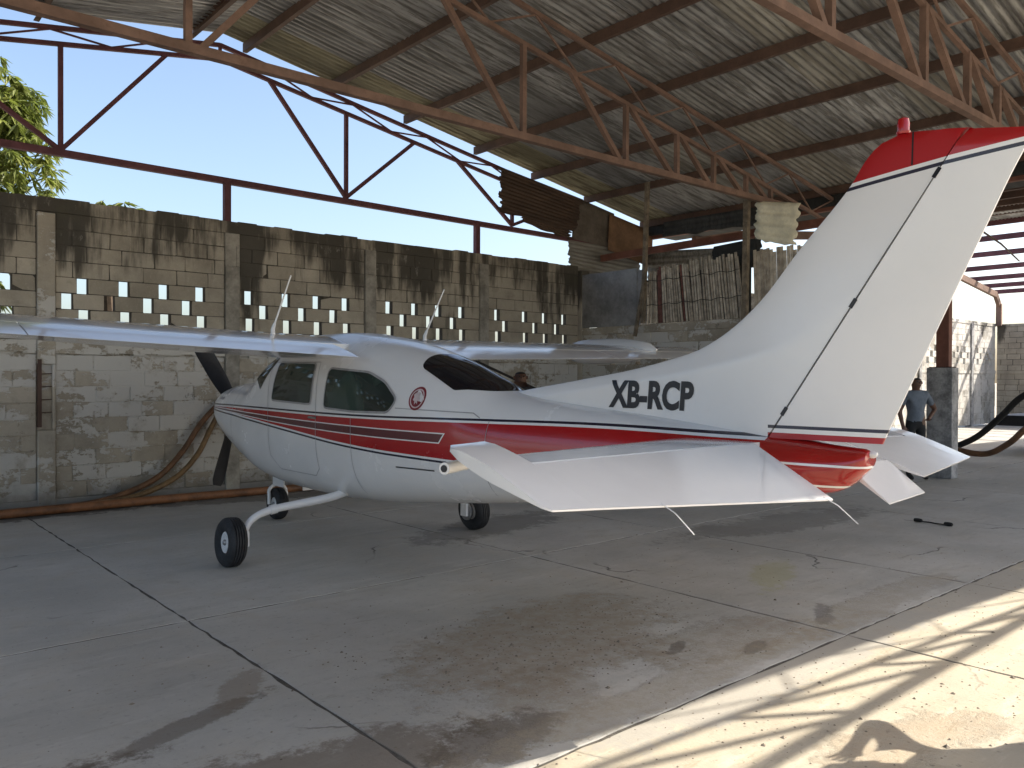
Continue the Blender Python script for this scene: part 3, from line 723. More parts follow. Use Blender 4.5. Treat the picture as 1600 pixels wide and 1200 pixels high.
for yy in (3.3, -2.5):
    MB().bar((14.6, yy, bz_(14.6) - .2), (BR, yy, bz_(BR) - .2), .12, .2).bar((BR, yy, bz_(BR) - .2), (33, yy, bz_(33) - .2), .12, .2).build('portal_frame', M_PURLIN, bay)
for zz in (0, 1): MB().tube([(14.5 + zz * 9, 5.57, 4.55), (19 + zz * 6, 6.2, 4.5), (24 + zz * 8, 7.4, 4.75)], .02, 6).build('rod', M_PURLIN, bay)

cp = thing('concrete_post', (14.4, 5.56, 0), 'square grey concrete post with steel column beside the standing man', 'post')
bevel(MB().box((14.25, 5.36, 0), (14.52, 5.77, 1.84)).build('plinth', M_POST, cp), .012)
mb = MB(); mb.bar((14.40, 5.6, 1.84), (14.40, 5.6, 5.0), .02, .2, (1, 0, 0))
mb = MB().box((14.36, 5.46, 1.84), (14.375, 5.66, 5.0)).box((14.375, 5.46, 1.84), (14.5, 5.475, 5.0)).box((14.375, 5.645, 1.84), (14.5, 5.66, 5.0))
mb.build('steel_column', M_PRIMER, cp); MB().box((14.28, 5.39, 1.841), (14.5, 5.74, 1.855)).build('base_plate', M_PURLIN, cp)

# ------------------------------------------------------------------ aeroplane
PX0 = 4.13
ap = thing('aeroplane', (PX0, 6.9, 0), 'white single-engine high-wing aeroplane with red stripe and red tail tip', 'aeroplane')
#        Y     ztop  zbot  halfw  ntop nbot
FS = [(2.50, 1.335, .985, .165, 2.2, 2.1), (3.2, 1.405, .875, .235, 2.3, 2.2), (3.8, 1.452, .80, .30, 2.3, 2.2), (4.3, 1.495, .738, .36, 2.3, 2.3),
      (4.7, 1.548, .69, .415, 2.3, 2.4), (5.0, 1.652, .652, .455, 2.3, 2.5), (5.4, 1.79, .608, .50, 2.4, 2.6), (5.8, 1.90, .562, .54, 2.6, 2.7), (6.2, 1.985, .525, .56, 2.9, 2.8),
      (6.6, 2.045, .502, .57, 3.1, 2.8), (7.0, 2.085, .48, .572, 3.2, 2.8), (7.4, 2.085, .48, .572, 3.2, 2.8), (7.75, 2.03, .485, .568, 3.1, 2.8), (8.02, 1.935, .495, .562, 3.5, 2.8),
      (8.3, 1.80, .515, .553, 4.0, 2.7), (8.55, 1.67, .55, .545, 3.4, 2.6), (8.9, 1.61, .63, .515, 2.6, 2.4), (9.3, 1.585, .75, .48, 2.6, 2.2), (9.7, 1.54, .915, .425, 2.5, 2.1),
      (9.9, 1.49, 1.04, .36, 2.4, 2.1), (9.98, 1.44, 1.11, .29, 2.3, 2.1)]
def fs_at(y): return interp(FS, y)
def fs_ring(y, n=64, off=0.0):
    zt, zb, wd, nt_, nb = fs_at(y); zm = lerp(zb, zt, .47); out = []
    for k in range(n):
        a = 2 * math.pi * k / n; c, s = math.cos(a), math.sin(a); e = nt_ if s >= 0 else nb
        px = math.copysign(abs(c) ** (2 / e), c) * (wd + off); h = (zt - zm if s >= 0 else zm - zb) + off
        out.append(Vector((PX0 + px, y, zm + math.copysign(abs(s) ** (2 / e), s) * h)))
    return out
def side_x(y, z, off=.0, left=True):
    zt, zb, wd, nt_, nb = fs_at(y); zm = lerp(zb, zt, .47); e = nt_ if z >= zm else nb; h = (zt - zm) if z >= zm else (zm - zb)
    v = max(0.0, 1 - (abs(z - zm) / h) ** e) ** (1 / e)
    return PX0 - (wd * v + off) if left else PX0 + wd * v + off
ys = [2.5 + (9.98 - 2.5) * k / 110 for k in range(111)]
fb = MB(); fb.loft([fs_ring(y) for y in ys], True, True)
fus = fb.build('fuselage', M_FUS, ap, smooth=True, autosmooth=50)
bm = bmesh.new(); bm.from_mesh(fus.data); bmesh.ops.transform(bm, matrix=Matrix.Translation(ORG[fus.name]), verts=bm.verts)
bmesh.ops.triangulate(bm, faces=bm.faces); FT = BVHTree.FromBMesh(bm); bm.free()

def on_side(y, z, off=.003, left=True): return Vector((side_x(y, z, off, left), y, z))
def round_poly(pts, r=.05, n=5):
    out = []; N = len(pts)
    for i in range(N):
        a, b, c = [Vector((*pts[(i + k) % N], 0)) for k in (-1, 0, 1)]
        rr = min(r, (a - b).length * .45, (c - b).length * .45); p = b + (a - b).normalized() * rr; q = b + (c - b).normalized() * rr
        for k in range(n + 1):
            t = k / n; v = (1-t)**2 * p + 2*t*(1-t) * b + t*t * q; out.append((v.x, v.y))
    # subdivide long edges
    res = []
    for i, p in enumerate(out):
        q = out[(i + 1) % len(out)]; d = math.hypot(q[0]-p[0], q[1]-p[1]); m_ = max(1, int(d / .05))
        for k in range(m_): res.append((lerp(p[0], q[0], k/m_), lerp(p[1], q[1], k/m_)))
    return res
def patch(mb, poly, f, rings=6):
    cx = sum(p[0] for p in poly) / len(poly); cy = sum(p[1] for p in poly) / len(poly)
    R_ = []
    for k in range(rings):
        s = 1 - k / rings; R_.append([f(cx + (p[0]-cx)*s, cy + (p[1]-cy)*s) for p in poly])
    b = len(mb.v); mb.loft(R_, True, False); c = len(mb.v); mb.v.append(tuple(f(cx, cy))); n = len(poly)
    for k in range(n): mb.f.append((b + (rings-1)*n + k, b + (rings-1)*n + (k+1) % n, c)); mb.m.append(mb.mi)
def ribbon(mb, poly, wd, f, closed=True):
    """flat strip of width wd following poly (2D), both edges mapped by f"""
    n = len(poly); A = []; B = []
    for i in range(n):
        p = Vector((*poly[i], 0)); a = Vector((*poly[(i-1) % n], 0)) if closed or i > 0 else p; c = Vector((*poly[(i+1) % n], 0)) if closed or i < n-1 else p
        d = (c - a).normalized(); nn = Vector((-d.y, d.x, 0)) * wd / 2
        A.append(f(p.x + nn.x, p.y + nn.y)); B.append(f(p.x - nn.x, p.y - nn.y))
    b = len(mb.v); mb.v.extend(tuple(v) for v in A + B)
    for i in range(n if closed else n - 1):
        j = (i + 1) % n; mb.f.append((b+i, b+j, b+n+j, b+n+i)); mb.m.append(mb.mi)
WIN = [('door_window', [(7.76, 1.80), (6.93, 1.78), (6.97, 1.395), (7.83, 1.415)], .05, M_GLASS),
       ('rear_side_window', [(6.675, 1.735), (6.05, 1.695), (5.80, 1.61), (5.61, 1.47), (5.70, 1.36), (6.2, 1.352), (6.72, 1.372)], .06, M_GLASS)]
for nm, poly, r, mt in WIN:
    for left in (True, False):
        rp = round_poly(poly, r)
        mb = MB(); patch(mb, rp, lambda y, z: on_side(y, z, .003, left)); wn = mb.build(nm, mt, ap, smooth=True, autosmooth=None)
        mb = MB(); ribbon(mb, rp, .018, lambda y, z: on_side(y, z, .006, left)); mb.build('window_frame', M_LSEAM if left else M_WHITE, wn, smooth=True, autosmooth=None)
# rear window and windshield wrap over the top: (angle from top, Y)
def top_pt(y, a, off=.003):
    ring_c = fs_at(y); zt, zb, wd, e, nb = ring_c; zm = lerp(zb, zt, .47)
    s, c = math.sin(a), math.cos(a)
    return Vector((PX0 + math.copysign(abs(s) ** (2/e), s) * (wd + off), y, zm + abs(c) ** (2/e) * (zt - zm + off)))
def top_patch(nm, yf, hf, mt, nu=26, nv=24):
    rows = []
    for i in range(nu + 1):
        t = i / nu; e = min(t, 1 - t); half = hf(t) * (1 - .10 * max(0, 1 - e / .12) ** 2)
        rows.append([top_pt(yf(t, u), u * half) for u in [lerp(-1, 1, k / nv) for k in range(nv + 1)]])
    mb = MB(); mb.loft(rows, False, False); return mb.build(nm, mt, ap, smooth=True, autosmooth=None)
top_patch('rear_window', lambda t, u: lerp(5.60 - .07 * u * u, 4.70 + .32 * u * u, t), lambda t: lerp(.59, .75, t), M_DGLASS)
top_patch('windshield', lambda t, u: lerp(7.86, 8.57 - .40 * u * u, t), lambda t: lerp(.86, 1.34, t), M_GLASS)
# seams: doors, cowling, belly panel
def seam(nm, poly, wd, closed, mt=M_LSEAM, left=True):
    res = []
    P = poly + ([poly[0]] if closed else [])
    for p, q in zip(P, P[1:]):
        m_ = max(2, int(math.hypot(q[0]-p[0], q[1]-p[1]) / .05))
        for k in range(m_): res.append((lerp(p[0], q[0], k/m_), lerp(p[1], q[1], k/m_)))
    if not closed: res.append(poly[-1])
    mb = MB(); ribbon(mb, res, wd, lambda y, z: on_side(y, z, .0025, left), closed); return mb.build(nm, mt, ap, smooth=True, autosmooth=None)
seam('door_seam', [(7.93, 1.80), (6.86, 1.79), (6.88, .80), (7.0, .72), (7.75, .72), (7.90, .85)], .007, True)
seam('cowl_seam', [(9.0, 1.52), (9.02, 1.2), (9.0, .8)], .01, False)
seam('cowl_seam', [(9.6, .98), (9.02, .96)], .007, False)
seam('skin_seam', [(6.25, 1.3), (6.25, .62)], .006, False); seam('skin_seam', [(4.6, 1.33), (4.6, .68)], .005, False)
seam('baggage_seam', [(5.62, 1.40), (4.78, 1.385), (4.7, 1.35)], .007, False)
seam('step_slot', [(5.62, .92), (5.15, .925)], .012, False, M_SEAM)
seam('vent_slot', [(9.62, 1.40), (9.42, 1.40)], .03, False)
for k in range(3): seam('louver', [(9.33 - .035 * k, .885 - .012*k), (9.31 - .035 * k, .80 - .012*k)], .014, False, M_BLACK)
seam('door_handle', [(7.02, 1.275), (6.86, 1.272)], .02, False, M_METAL)
# round emblem on the cabin side
eb = thing; ec = (5.385, 1.482)
def disc(nm, r0, r1, mt, off):
    n = 40; mb = MB()
    A = [on_side(ec[0] + r1 * .95 * math.cos(2*math.pi*k/n), ec[1] + r1 * math.sin(2*math.pi*k/n), off) for k in range(n)]
    if r0 > 0:
        B = [on_side(ec[0] + r0 * .95 * math.cos(2*math.pi*k/n), ec[1] + r0 * math.sin(2*math.pi*k/n), off) for k in range(n)]; mb.loft([A, B], True, False)
    else:
        b = len(mb.v); mb.v.extend(tuple(v) for v in A); mb.f.append(tuple(range(n))); mb.m.append(0)
    return mb.build(nm, mt, emb, smooth=True, autosmooth=None)
M_DKRED = simple('emblem_red', (.2, .012, .018), .35); M_PINK = simple('emblem_pale', (.6, .5, .5), .4)
mb = MB(); n = 40; mb.v = [tuple(on_side(ec[0] + .089 * math.cos(2*math.pi*k/n), ec[1] + .094 * math.sin(2*math.pi*k/n), .003)) for k in range(n)]; mb.f = [tuple(range(n))]; mb.m = [0]
emb = mb.build('emblem', M_DKRED, ap); emb['label'] = 'round dark red emblem with a pale crested head'
disc('emblem_ring', .066, .077, M_PINK, .0045)
prof = [(.028, .045), (-.002, .052), (-.026, .044), (-.022, .02), (-.036, -.004), (-.03, -.024), (-.012, -.016), (-.016, -.046), (.002, -.03), (.016, -.05), (.022, -.02), (.042, -.012), (.034, .012), (.044, .03)]
mb = MB(); mb.v = [tuple(on_side(ec[0] + a, ec[1] + b, .0045)) for a, b in prof]; mb.f = [tuple(range(len(prof)))]; mb.m = [0]; mb.build('emblem_figure', M_PINK, emb)

# tail cone
TC = [(2.5, 1.335, .985, .165), (2.3, 1.318, 1.01, .15), (2.12, 1.300, 1.05, .115), (2.03, 1.294, 1.10, .098), (1.965, 1.288, 1.165, .08), (1.945, 1.28, 1.19, .062)]
mb = MB(); rr = []
for k in range(26):
    y = lerp(2.5, 1.945, k / 25); zt, zb, wd = interp(sorted(TC), y); zm = (zt + zb) / 2
    rr.append([Vector((PX0 + math.cos(a) * wd, y, zm + math.sin(a) * (zt - zb) / 2)) for a in [2*math.pi*q/32 for q in range(32)]])
mb.loft(rr); mb.build('tail_cone', M_CONE, ap, smooth=True, autosmooth=50)
mb = MB(); mb.lathe((PX0 + .01, 1.95, 1.262), (0, -1, 0), [(0, .022), (.02, .02), (.035, .01), (.037, 0)], 12); mb.build('tail_light', paint('clear_lamp', (.7, .7, .7), .1), ap, smooth=True)

# wings
def naca(x, t=.13, m_=.025, p=.4):
    yt = 5*t*(.2969*math.sqrt(x) - .126*x - .3516*x*x + .2843*x**3 - .1036*x**4)
    yc_ = m_/p**2*(2*p*x-x*x) if x < p else m_/(1-p)**2*((1-2*p)+2*p*x-x*x)
    return yc_ + yt, yc_ - yt
def wing_sec(s, sgn, xa, xb, n=18, shrink=0):
    """section at span s from the centre line; chord fractions xa..xb"""
    x = PX0 + sgn * s; q = max(0, s - .55)
    LEy = 7.88 - .03 * q; TEy = 6.10 + .085 * q; dz = (.044 if sgn < 0 else .021) * q; LEz = 1.935 + dz; TEz = 1.822 + dz
    tt = lerp(.135, .12, min(1, q / 5)); c = LEy - TEy
    if shrink: tt *= shrink
    xs = [xa + (xb - xa) * (1 - math.cos(math.pi * k / n)) / 2 if xa < .01 else lerp(xa, xb, k / n) for k in range(n + 1)]
    U = []; Lw = []
    for f in xs:
        a, b = naca(f, tt); y = LEy - f * c; zl = lerp(LEz, TEz, f)
        U.append(Vector((x, y, zl + a * c))); Lw.append(Vector((x, y, zl + b * c)))
    return U + list(reversed(Lw[:])) 
def wing_part(nm, sgn, s0, s1, xa, xb, mt, parent, tip=False, nseg=10):
    rr = [wing_sec(lerp(s0, s1, k / nseg), sgn, xa, xb) for k in range(nseg + 1)]
    if tip:
        for k in range(1, 7):
            a = k / 6 * math.pi / 2; sec = wing_sec(s1 + .2 * math.sin(a), sgn, xa, xb); c = sum(sec, Vector()) / len(sec)
            rr.append([Vector((p.x, lerp(c.y, p.y, .75 + .25 * math.cos(a)), lerp(c.z + .01, p.z, max(.03, math.cos(a))))) for p in sec])
    mb = MB(); mb.loft(rr); return mb.build(nm, mt, parent, smooth=True, autosmooth=35)
for sgn in (-1, 1):
    mb = MB()
    wg = wing_part('wing', sgn, .35, 5.4, 0, .735, M_WING, ap, True)
    wing_part('flap', sgn, .565, 2.99, .741, .998, M_WING, wg); wing_part('aileron', sgn, 3.0, 5.2, .741, .998, M_WING, wg); wing_part('wing_trailing_edge', sgn, 5.205, 5.4, .741, .998, M_WING, wg)
    # skin joints on the upper surface
    for f in (.42,):
        mb = MB(); rowA = []; rowB = []
        for k in range(21):
            s = lerp(.6, 5.2, k / 20); sec = wing_sec(s, sgn, f - .0018, f + .0018, 1); rowA.append(sec[0] + Vector((0, 0, .0015))); rowB.append(sec[1] + Vector((0, 0, .0015)))
        mb.loft([rowA, rowB], False, False); mb.build('skin_joint', M_LSEAM, wg)
# weather radar pod on the right wing
mb = MB(); q = []
for k in range(15):
    t = k / 14; y = lerp(8.35, 6.75, t); r = .17 * math.sqrt(max(.001, 1 - (abs(2 * t ** .7 - 1)) ** 2.6)) + .004
    q.append([Vector((8.35 + math.cos(a) * r, y, 2.02 + math.sin(a) * r)) for a in [2*math.pi*i/20 for i in range(20)]])
mb.loft(q); mb.build('radar_pod', M_WHITE, ap, smooth=True)
# whip antennas on the cabin roof and wing root
for (x, y, z) in ((3.2, 7.0, 2.085), (4.87, 7.0, 2.085)):
    b = Vector((x, y, z)); tp = b + Vector((.03, -.3, .46)); mb = MB(); mb.tube([b - Vector((0, 0, .05)), b, b.lerp(tp, .1), b.lerp(tp, .12), tp], [.022, .02, .014, .009, .006], 8)
    mb.build('whip_antenna', M_WHITE, ap, smooth=True)
mb = MB().tube([(3.25, 6.05, 1.83), (3.25, 5.86, 1.845)], .004, 6)

# fin and rudder
FLE = [(1.30, 5.0), (1.50, 4.9), (1.543, 4.683), (1.63, 4.065), (1.717, 3.478), (1.838, 2.975), (2.061, 2.623), (2.36, 2.345), (2.661, 2.057), (2.779, 1.975), (2.85, 1.89), (2.872, 1.80), (2.878, 1.7)]
def rtop(y): return interp([(1.0, 2.745), (1.259, 2.785), (1.416, 2.814), (1.584, 2.844), (1.733, 2.866), (1.9, 2.885)], y)[0]
def fle(z): return interp(FLE, z)[0]
def fhin(z): return 2.463 - .67 * (z - 1.375)
def fte(z): return 1.887 - .453 * (z - 1.309)
def fhalf(y, z):
    """half thickness of fin/rudder at (y, z)"""
    le, hi, te = min(fle(z), fhin(z) + .9 + .0), fhin(z), fte(z); mx = lerp(.062, .036, (z - 1.3) / 1.55)
    LE = fle(z)
    if y >= hi:
        u = (LE - y) / max(.05, LE - hi); v = min(1, (LE - y) / .55)
        return max(.004, mx * min(1, v) ** .55 * (1 if v >= 1 else .98))
    u = (y - te) / max(.02, hi - te); return lerp(.006, mx, max(0, u) ** .8)
mb = MB(); zs = [1.30 + (2.872 - 1.30) * k / 60 for k in range(61)]; rr = []
for z in zs:
    a, b = fle(z), fhin(z) + .006; n = 22; L_ = []; R_ = []
    if a < b + .02: a = b + .02
    for k in range(n + 1):
        y = lerp(a, b, (k / n) ** 1.5); h = fhalf(y, z) if k else .0015; L_.append(Vector((PX0 - h, y, z))); R_.append(Vector((PX0 + h, y, z)))
    rr.append(L_ + list(reversed(R_)))
rr = [[Vector((p.x, p.y, min(p.z, rtop(p.y)))) for p in r_] for r_ in rr]
mb.loft(rr); fin = mb.build('vertical_fin', M_FIN, ap, smooth=True, autosmooth=40)
mb = MB(); rr = []; zs = [1.318 + (2.83 - 1.318) * k / 50 for k in range(51)]
for k in range(51):
    n = 14; L_ = []; R_ = []
    for j in range(n + 1):
        z0 = zs[k]; a, b = fhin(z0) - .006, fte(z0); y = lerp(a, b, j / n)
        z = z0 if z0 < 2.5 else lerp(z0, lerp(2.5, rtop(y), (z0 - 2.5) / .33), (z0 - 2.5) / .33)
        h = fhalf(y, z0) * (1 if k < 48 else (50.4 - k) / 2.4); L_.append(Vector((PX0 - h, y, z))); R_.append(Vector((PX0 + h, y, z)))
    rr.append(L_ + list(reversed(R_)))
mb.loft(rr); rud = mb.build('rudder', M_FIN, ap, smooth=True, autosmooth=40)
def fin_strip(nm, pts, wd, mt, parent):
    mb = MB(); ribbon(mb, pts, wd, lambda y, z: Vector((PX0 - fhalf(y, min(z, 2.86)) - .0035, y, z)), False); return mb.build(nm, mt, parent)
line = [(fhin(z) , z) for z in [1.375 + (2.70 - 1.375) * k / 30 for k in range(31)]]
fin_strip('dark_hinge_strip', line, .0045, M_SEAM, rud)
for z in (2.64, 2.04, 1.47): fin_strip('hinge', [(fhin(z - .022), z - .022), (fhin(z + .022), z + .022)], .022, M_BLACK, rud)
fin_strip('balance_joint', [(1.735, 2.70), (1.735, 2.865)], .008, M_BLACK, fin)
mb = MB(); mb.lathe((PX0, 1.79, 2.868), (0, 0, 1), [(0, .032), (.012, .034), (.014, .028), (.05, .03), (.075, .026), (.085, .012), (.087, 0)], 16); mb.build('beacon', M_RED, ap, smooth=True)

# registration letters on the fin
fc = bpy.data.curves.new('letters', 'FONT'); fc.body = 'XB-RCP'; fc.size = 1; fc.offset = .04; fc.resolution_u = 4
fo = bpy.data.objects.new('letters_tmp', fc); COL.objects.link(fo); dg = bpy.context.evaluated_depsgraph_get()
tm = bpy.data.meshes.new_from_object(fo.evaluated_get(dg)); bpy.data.objects.remove(fo)
xs_ = [v.co.x for v in tm.vertices]; zs_ = [v.co.y for v in tm.vertices]; x0, x1, z0, z1 = min(xs_), max(xs_), min(zs_), max(zs_)
bm = bmesh.new(); bm.from_mesh(tm); bmesh.ops.triangulate(bm, faces=bm.faces)
for _ in range(2): bmesh.ops.subdivide_edges(bm, edges=[e for e in bm.edges if e.calc_length() > .12], cuts=1)
bmesh.ops.triangulate(bm, faces=bm.faces)
for v in bm.verts:
    a = (v.co.x - x0) / (x1 - x0); b = (v.co.y - z0) / (z1 - z0); y = 3.69 - a * .685; z = 1.453 + b * .186 - .006 * a; y -= (b - .5) * .012
    v.co = Vector((PX0 - fhalf(y, z) - .004, y, z)) - ORG[ap.name]
bm.to_mesh(tm); bm.free(); tm.materials.append(M_LETTER)
lt = bpy.data.objects.new('registration_letters', tm); COL.objects.link(lt); lt.parent = ap; ORG[lt.name] = ORG[ap.name]

# tailplane and elevators
CX, ZS, YH, TD = 4.05, 1.266, 2.50, .30
def sym(f, t=.10): return 5*t*(.2969*math.sqrt(max(f, 0)) - .126*f - .3516*f*f + .2843*f**3 - .1036*f**4)
for sgn in (-1, 1):
    def sec(s, le, te, x):
        n = 14; U = []; Lw = []
        for k in range(n + 1):
            f = (1 - math.cos(math.pi * k / n)) / 2; y = lerp(le, te, f); h = .055 * (f ** .5) * (1 - .35 * f ** 3) ** 1; zz = ZS - max(0, x - CX) * .024; U.append(Vector((x, y, zz + min(h, .030)))); Lw.append(Vector((x, y, zz - min(h, .030))))
        return U + list(reversed(Lw))
    mb = MB(); rr = []
    for k in range(9):
        s = lerp(.05, 1.76, k / 8); rr.append(sec(s, lerp(3.17, 2.93, s / 1.76), YH + .008, CX + sgn * s))
    mb.loft(rr); stb = mb.build('tailplane', M_WING, ap, smooth=True, autosmooth=40)
    mb = MB(); mb.tube([(CX + sgn * .12, YH + .004, ZS + .004 - max(0, sgn) * .003), (CX + sgn * 1.76, YH + .004, ZS + .004 - max(0, sgn) * .042)], .018, 10); mb.build('dark_hinge_strip', M_SEAM, stb)  # dark tube laid in the gap, its shade put in as colour
    # elevator: rotated down about the hinge line
    ca, sa = math.cos(math.atan(TD)), math.sin(math.atan(TD))
    def el_pt(x, c, h):      # c: distance aft of the hinge (negative ahead), h: half thickness signed
        return Vector((x, YH - c * ca - h * sa * 1, ZS - c * sa + h * ca - max(0, x - CX) * .024))
    def esec(x, lead, c1, n=10, drop=0, c0d=0):
        U = []; Lw = []
        for k in range(n + 1):
            f = k / n; c = lerp(lead, c1, f); h = (.036 * math.sqrt(min(1, f * 9)) if lead < -.05 else .042) * (1 - f) ** (.9 if lead >= -.05 else .6) + .004
            if lead < -.05: h = min(.034, .006 + .034 * math.sqrt(min(1, f * 6))) * (1 - max(0, (f - .35) / .65)) + .004
            if drop and c > c0d: pass
            U.append(el_pt(x, c, h)); Lw.append(el_pt(x, c, -h))
        return U + list(reversed(Lw))
    inner = []
    def lead(s): return .004 if s < 1.775 else -.33
    cho = lambda s: lerp(.64, .36, max(0, (s - .42)) / 1.6)
    mb = MB(); rr = []
    s_in_h, s_in_t = .13, .42      # inboard edge is cut back for the rudder
    def erow(s_h, s_t, ld, c1, n=10):
        U = []; Lw = []
        for k in range(n + 1):
            f = k / n; c = lerp(ld, c1, f); s = lerp(s_h, s_t, max(0, c) / c1); x = CX + sgn * s
            h = .026 * max(0, 1 - c / c1) ** .9 + .004 if c >= 0 else .006 + .024 * math.sqrt(max(0, 1 - (c / ld) ** 2))
            U.append(el_pt(x, c, h)); Lw.append(el_pt(x, c, -h))
        return U + list(reversed(Lw))
    if sgn < 0:
        mb.loft([erow(lerp(.13, 1.77, q), lerp(.42, 1.77, q), .004, lerp(.64, .40, q)) for q in [k / 6 for k in range(7)]])
    else:           # right side: the trim tab takes the inner rear half
        mb.loft([erow(lerp(.13, .80, q), lerp(.27, .80, q), .004, .33) for q in [k / 4 for k in range(5)]])
        mb.loft([erow(s, s, .004, lerp(.55, .40, (s - .805) / .965)) for s in [.805, 1.1, 1.45, 1.77]])
    mb.loft([erow(1.7705, 1.7705, -.33, .40), erow(1.97, 1.985, -.31, .365), erow(2.0, 2.005, -.27, .33)])
    elv = mb.build('elevator', M_WING, ap, smooth=True, autosmooth=40)
    if sgn > 0:
        ca2, sa2 = math.cos(.62), math.sin(.62); p0 = lambda x: el_pt(x, .336, 0)
        rr = []
        for s, c1 in ((.275, .30), (.55, .28), (.795, .26)):
            x = CX + sgn * s; b = p0(x); U = []; Lw = []
            for k in range(6):
                f = k / 5; h = .016 * (1 - f) + .003; U.append(b + Vector((0, -c1 * f * ca2, -c1 * f * sa2 + h))); Lw.append(b + Vector((0, -c1 * f * ca2, -c1 * f * sa2 - h)))
            rr.append(U + list(reversed(Lw)))
        mb = MB(); mb.loft(rr); mb.build('trim_tab', M_WING, elv, smooth=True, autosmooth=40)
    for s in ((.46, 1.45) if sgn < 0 else ()):      # static wicks
        x = CX + sgn * s; b = el_pt(x, cho(s) - .02, .006); mb = MB(); mb.tube([b, b + Vector((.0, -.07, -.03)), b + Vector((.01 * sgn, -.17, -.10))], .0024, 6); mb.build('static_wick', M_WHITE, elv, smooth=True)
mb = MB(); mb.tube([(3.62, 3.62, 1.045), (3.62, 3.3, 1.06)], .03, 12)

mb = MB(); mb.tube([(2.05, 2.80, 1.262), (2.2, 2.86, 1.266), (2.4, 2.93, 1.268)], .026, 14); tt_ = mb.build('tailplane_tip', M_WHITE, ap, smooth=True)
mb = MB(); mb.lathe((2.0485, 2.7994, 1.262), (-1, -.43, 0), [(0, .0), (.001, .016), (.0015, .016), (.002, 0)], 12); mb.build('tip_opening', M_BLACK, tt_)
# tie-down tube / footstep stub on the left rear side
mb = MB(); mb.tube([(3.83, 4.72, 1.01), (3.78, 4.95, 1.005), (3.80, 5.0, 1.004)], [.03, .028, .02], 12); 

# undercarriage
def wheel(c, axis, r, wd, rim_r, nm='wheel', parent=None, name_t='tyre'):
    axis = Vector(axis).normalized(); hw = wd / 2
    prof = [(-hw * .55, rim_r), (-hw * .82, rim_r + .02), (-hw, r * .72), (-hw * .9, r * .87), (-hw * .66, r * .965)]
    gro = []
    for g_ in (-.42, -.14, .14, .42): gro += [(hw * (g_ - .06), r * (1.0 - .02 * abs(g_))), (hw * (g_ - .045), r * .94), (hw * (g_ + .045), r * .94), (hw * (g_ + .06), r * (1.0 - .02 * abs(g_)))]
    prof = prof + gro + [(-a, b) for a, b in reversed(prof)]
    mb = MB(); mb.lathe(c, axis, prof, 40); t = mb.build('tyre', M_RUBBER, parent, smooth=True, autosmooth=35)
    mb = MB(); mb.lathe(c, axis, [(-hw * .62, rim_r * .5), (-hw * .72, rim_r * .55), (-hw * .72, rim_r * .82), (-hw * .60, rim_r * .9), (-hw * .62, rim_r * 1.05), (hw * .62, rim_r * 1.05), (hw * .60, rim_r * .9), (hw * .72, rim_r * .82), (hw * .72, rim_r * .55), (hw * .62, rim_r * .5)], 28)
    rm = mb.build('rim', M_GEAR, t, smooth=True, autosmooth=30)
    for sd_ in (-1, 1):
        e_ = axis * sd_; c_ = Vector(c) + e_ * hw * .60
        mb = MB(); mb.lathe(c_, e_, [(0, rim_r * .3), (.012, rim_r * .28), (.02, rim_r * .18), (.021, 0)], 16); mb.build('hub_cap', M_METAL, rm, smooth=True) if False else mb.build('hub_cap', M_METAL, t, smooth=True)
    return t
for sgn in (-1, 1):
    wx = PX0 + sgn * 1.345; tiltv = Vector((1, 0, .06 * sgn))
    leg = [(PX0 + sgn * .28, 6.72, .60), (PX0 + sgn * .45, 6.80, .535), (PX0 + sgn * .75, 6.9, .485), (PX0 + sgn * .95, 6.93, .46), (PX0 + sgn * 1.08, 6.94, .425), (PX0 + sgn * 1.17, 6.94, .37), (PX0 + sgn * 1.21, 6.94, .30), (PX0 + sgn * 1.215, 6.94, .24)]
    # smooth the leg
    tab = [(i,) + p for i, p in enumerate(leg)]; pts = [Vector(interp(tab, k * (len(leg) - 1) / 30)) for k in range(31)]
    mb = MB(); mb.tube(pts, [lerp(.042, .026, k / 30) for k in range(31)], 12); lg = mb.build('gear_leg', M_GEAR, ap, smooth=True)
    mb = MB(); p = pts[13]; mb.tube([p - (pts[14] - pts[12]).normalized() * .03, p + (pts[14] - pts[12]).normalized() * .03], .044, 12); mb.build('leg_clamp', M_GEAR, lg, smooth=True)
    mb = MB().box((PX0 + sgn * 1.215 - .018, 6.88, .16), (PX0 + sgn * 1.215 + .018, 6.985, .30)); bevel(mb.build('axle_bracket', M_GEAR, lg), .008)
    mb = MB(); mb.lathe((PX0 + sgn * 1.235, 6.93, .214), (sgn, 0, 0), [(0, .1), (.02, .1), (.022, .07)], 20); mb.build('brake_disc', M_METAL, lg, smooth=True)
    wheel((wx, 6.93, .214), tiltv, .214, .165, .088, parent=ap)
# nose gear
mb = MB(); mb.tube([(PX0, 8.95, .62), (PX0, 8.93, .44)], .03, 12); mb.tube([(PX0, 8.93, .44), (PX0, 8.925, .41)], .04, 12); ng = mb.build('nose_strut', M_METAL, ap, smooth=True)
mb = MB(); arc = [(PX0 - .105, 8.9, .185), (PX0 - .105, 8.9, .31)] + [(PX0 - .105 * math.cos(a), 8.91, .32 + .085 * math.sin(a)) for a in [math.pi * k / 10 for k in range(11)]] + [(PX0 + .105, 8.9, .31), (PX0 + .105, 8.9, .185)]
mb.tube(arc, .02, 10); mb.build('nose_fork', M_GEAR, ng, smooth=True)
wheel((PX0, 8.9, .184), (1, 0, 0), .184, .145, .07, parent=ap)
mb = MB().box((PX0 + .05, 8.36, .385), (PX0 + .25, 8.38, .60)); mb.build('gear_door', M_WHITE, ap); mb = MB().box((PX0 - .19, 8.35, .44), (PX0 - .175, 8.62, .58)); mb.build('gear_door', M_WHITE, ap)
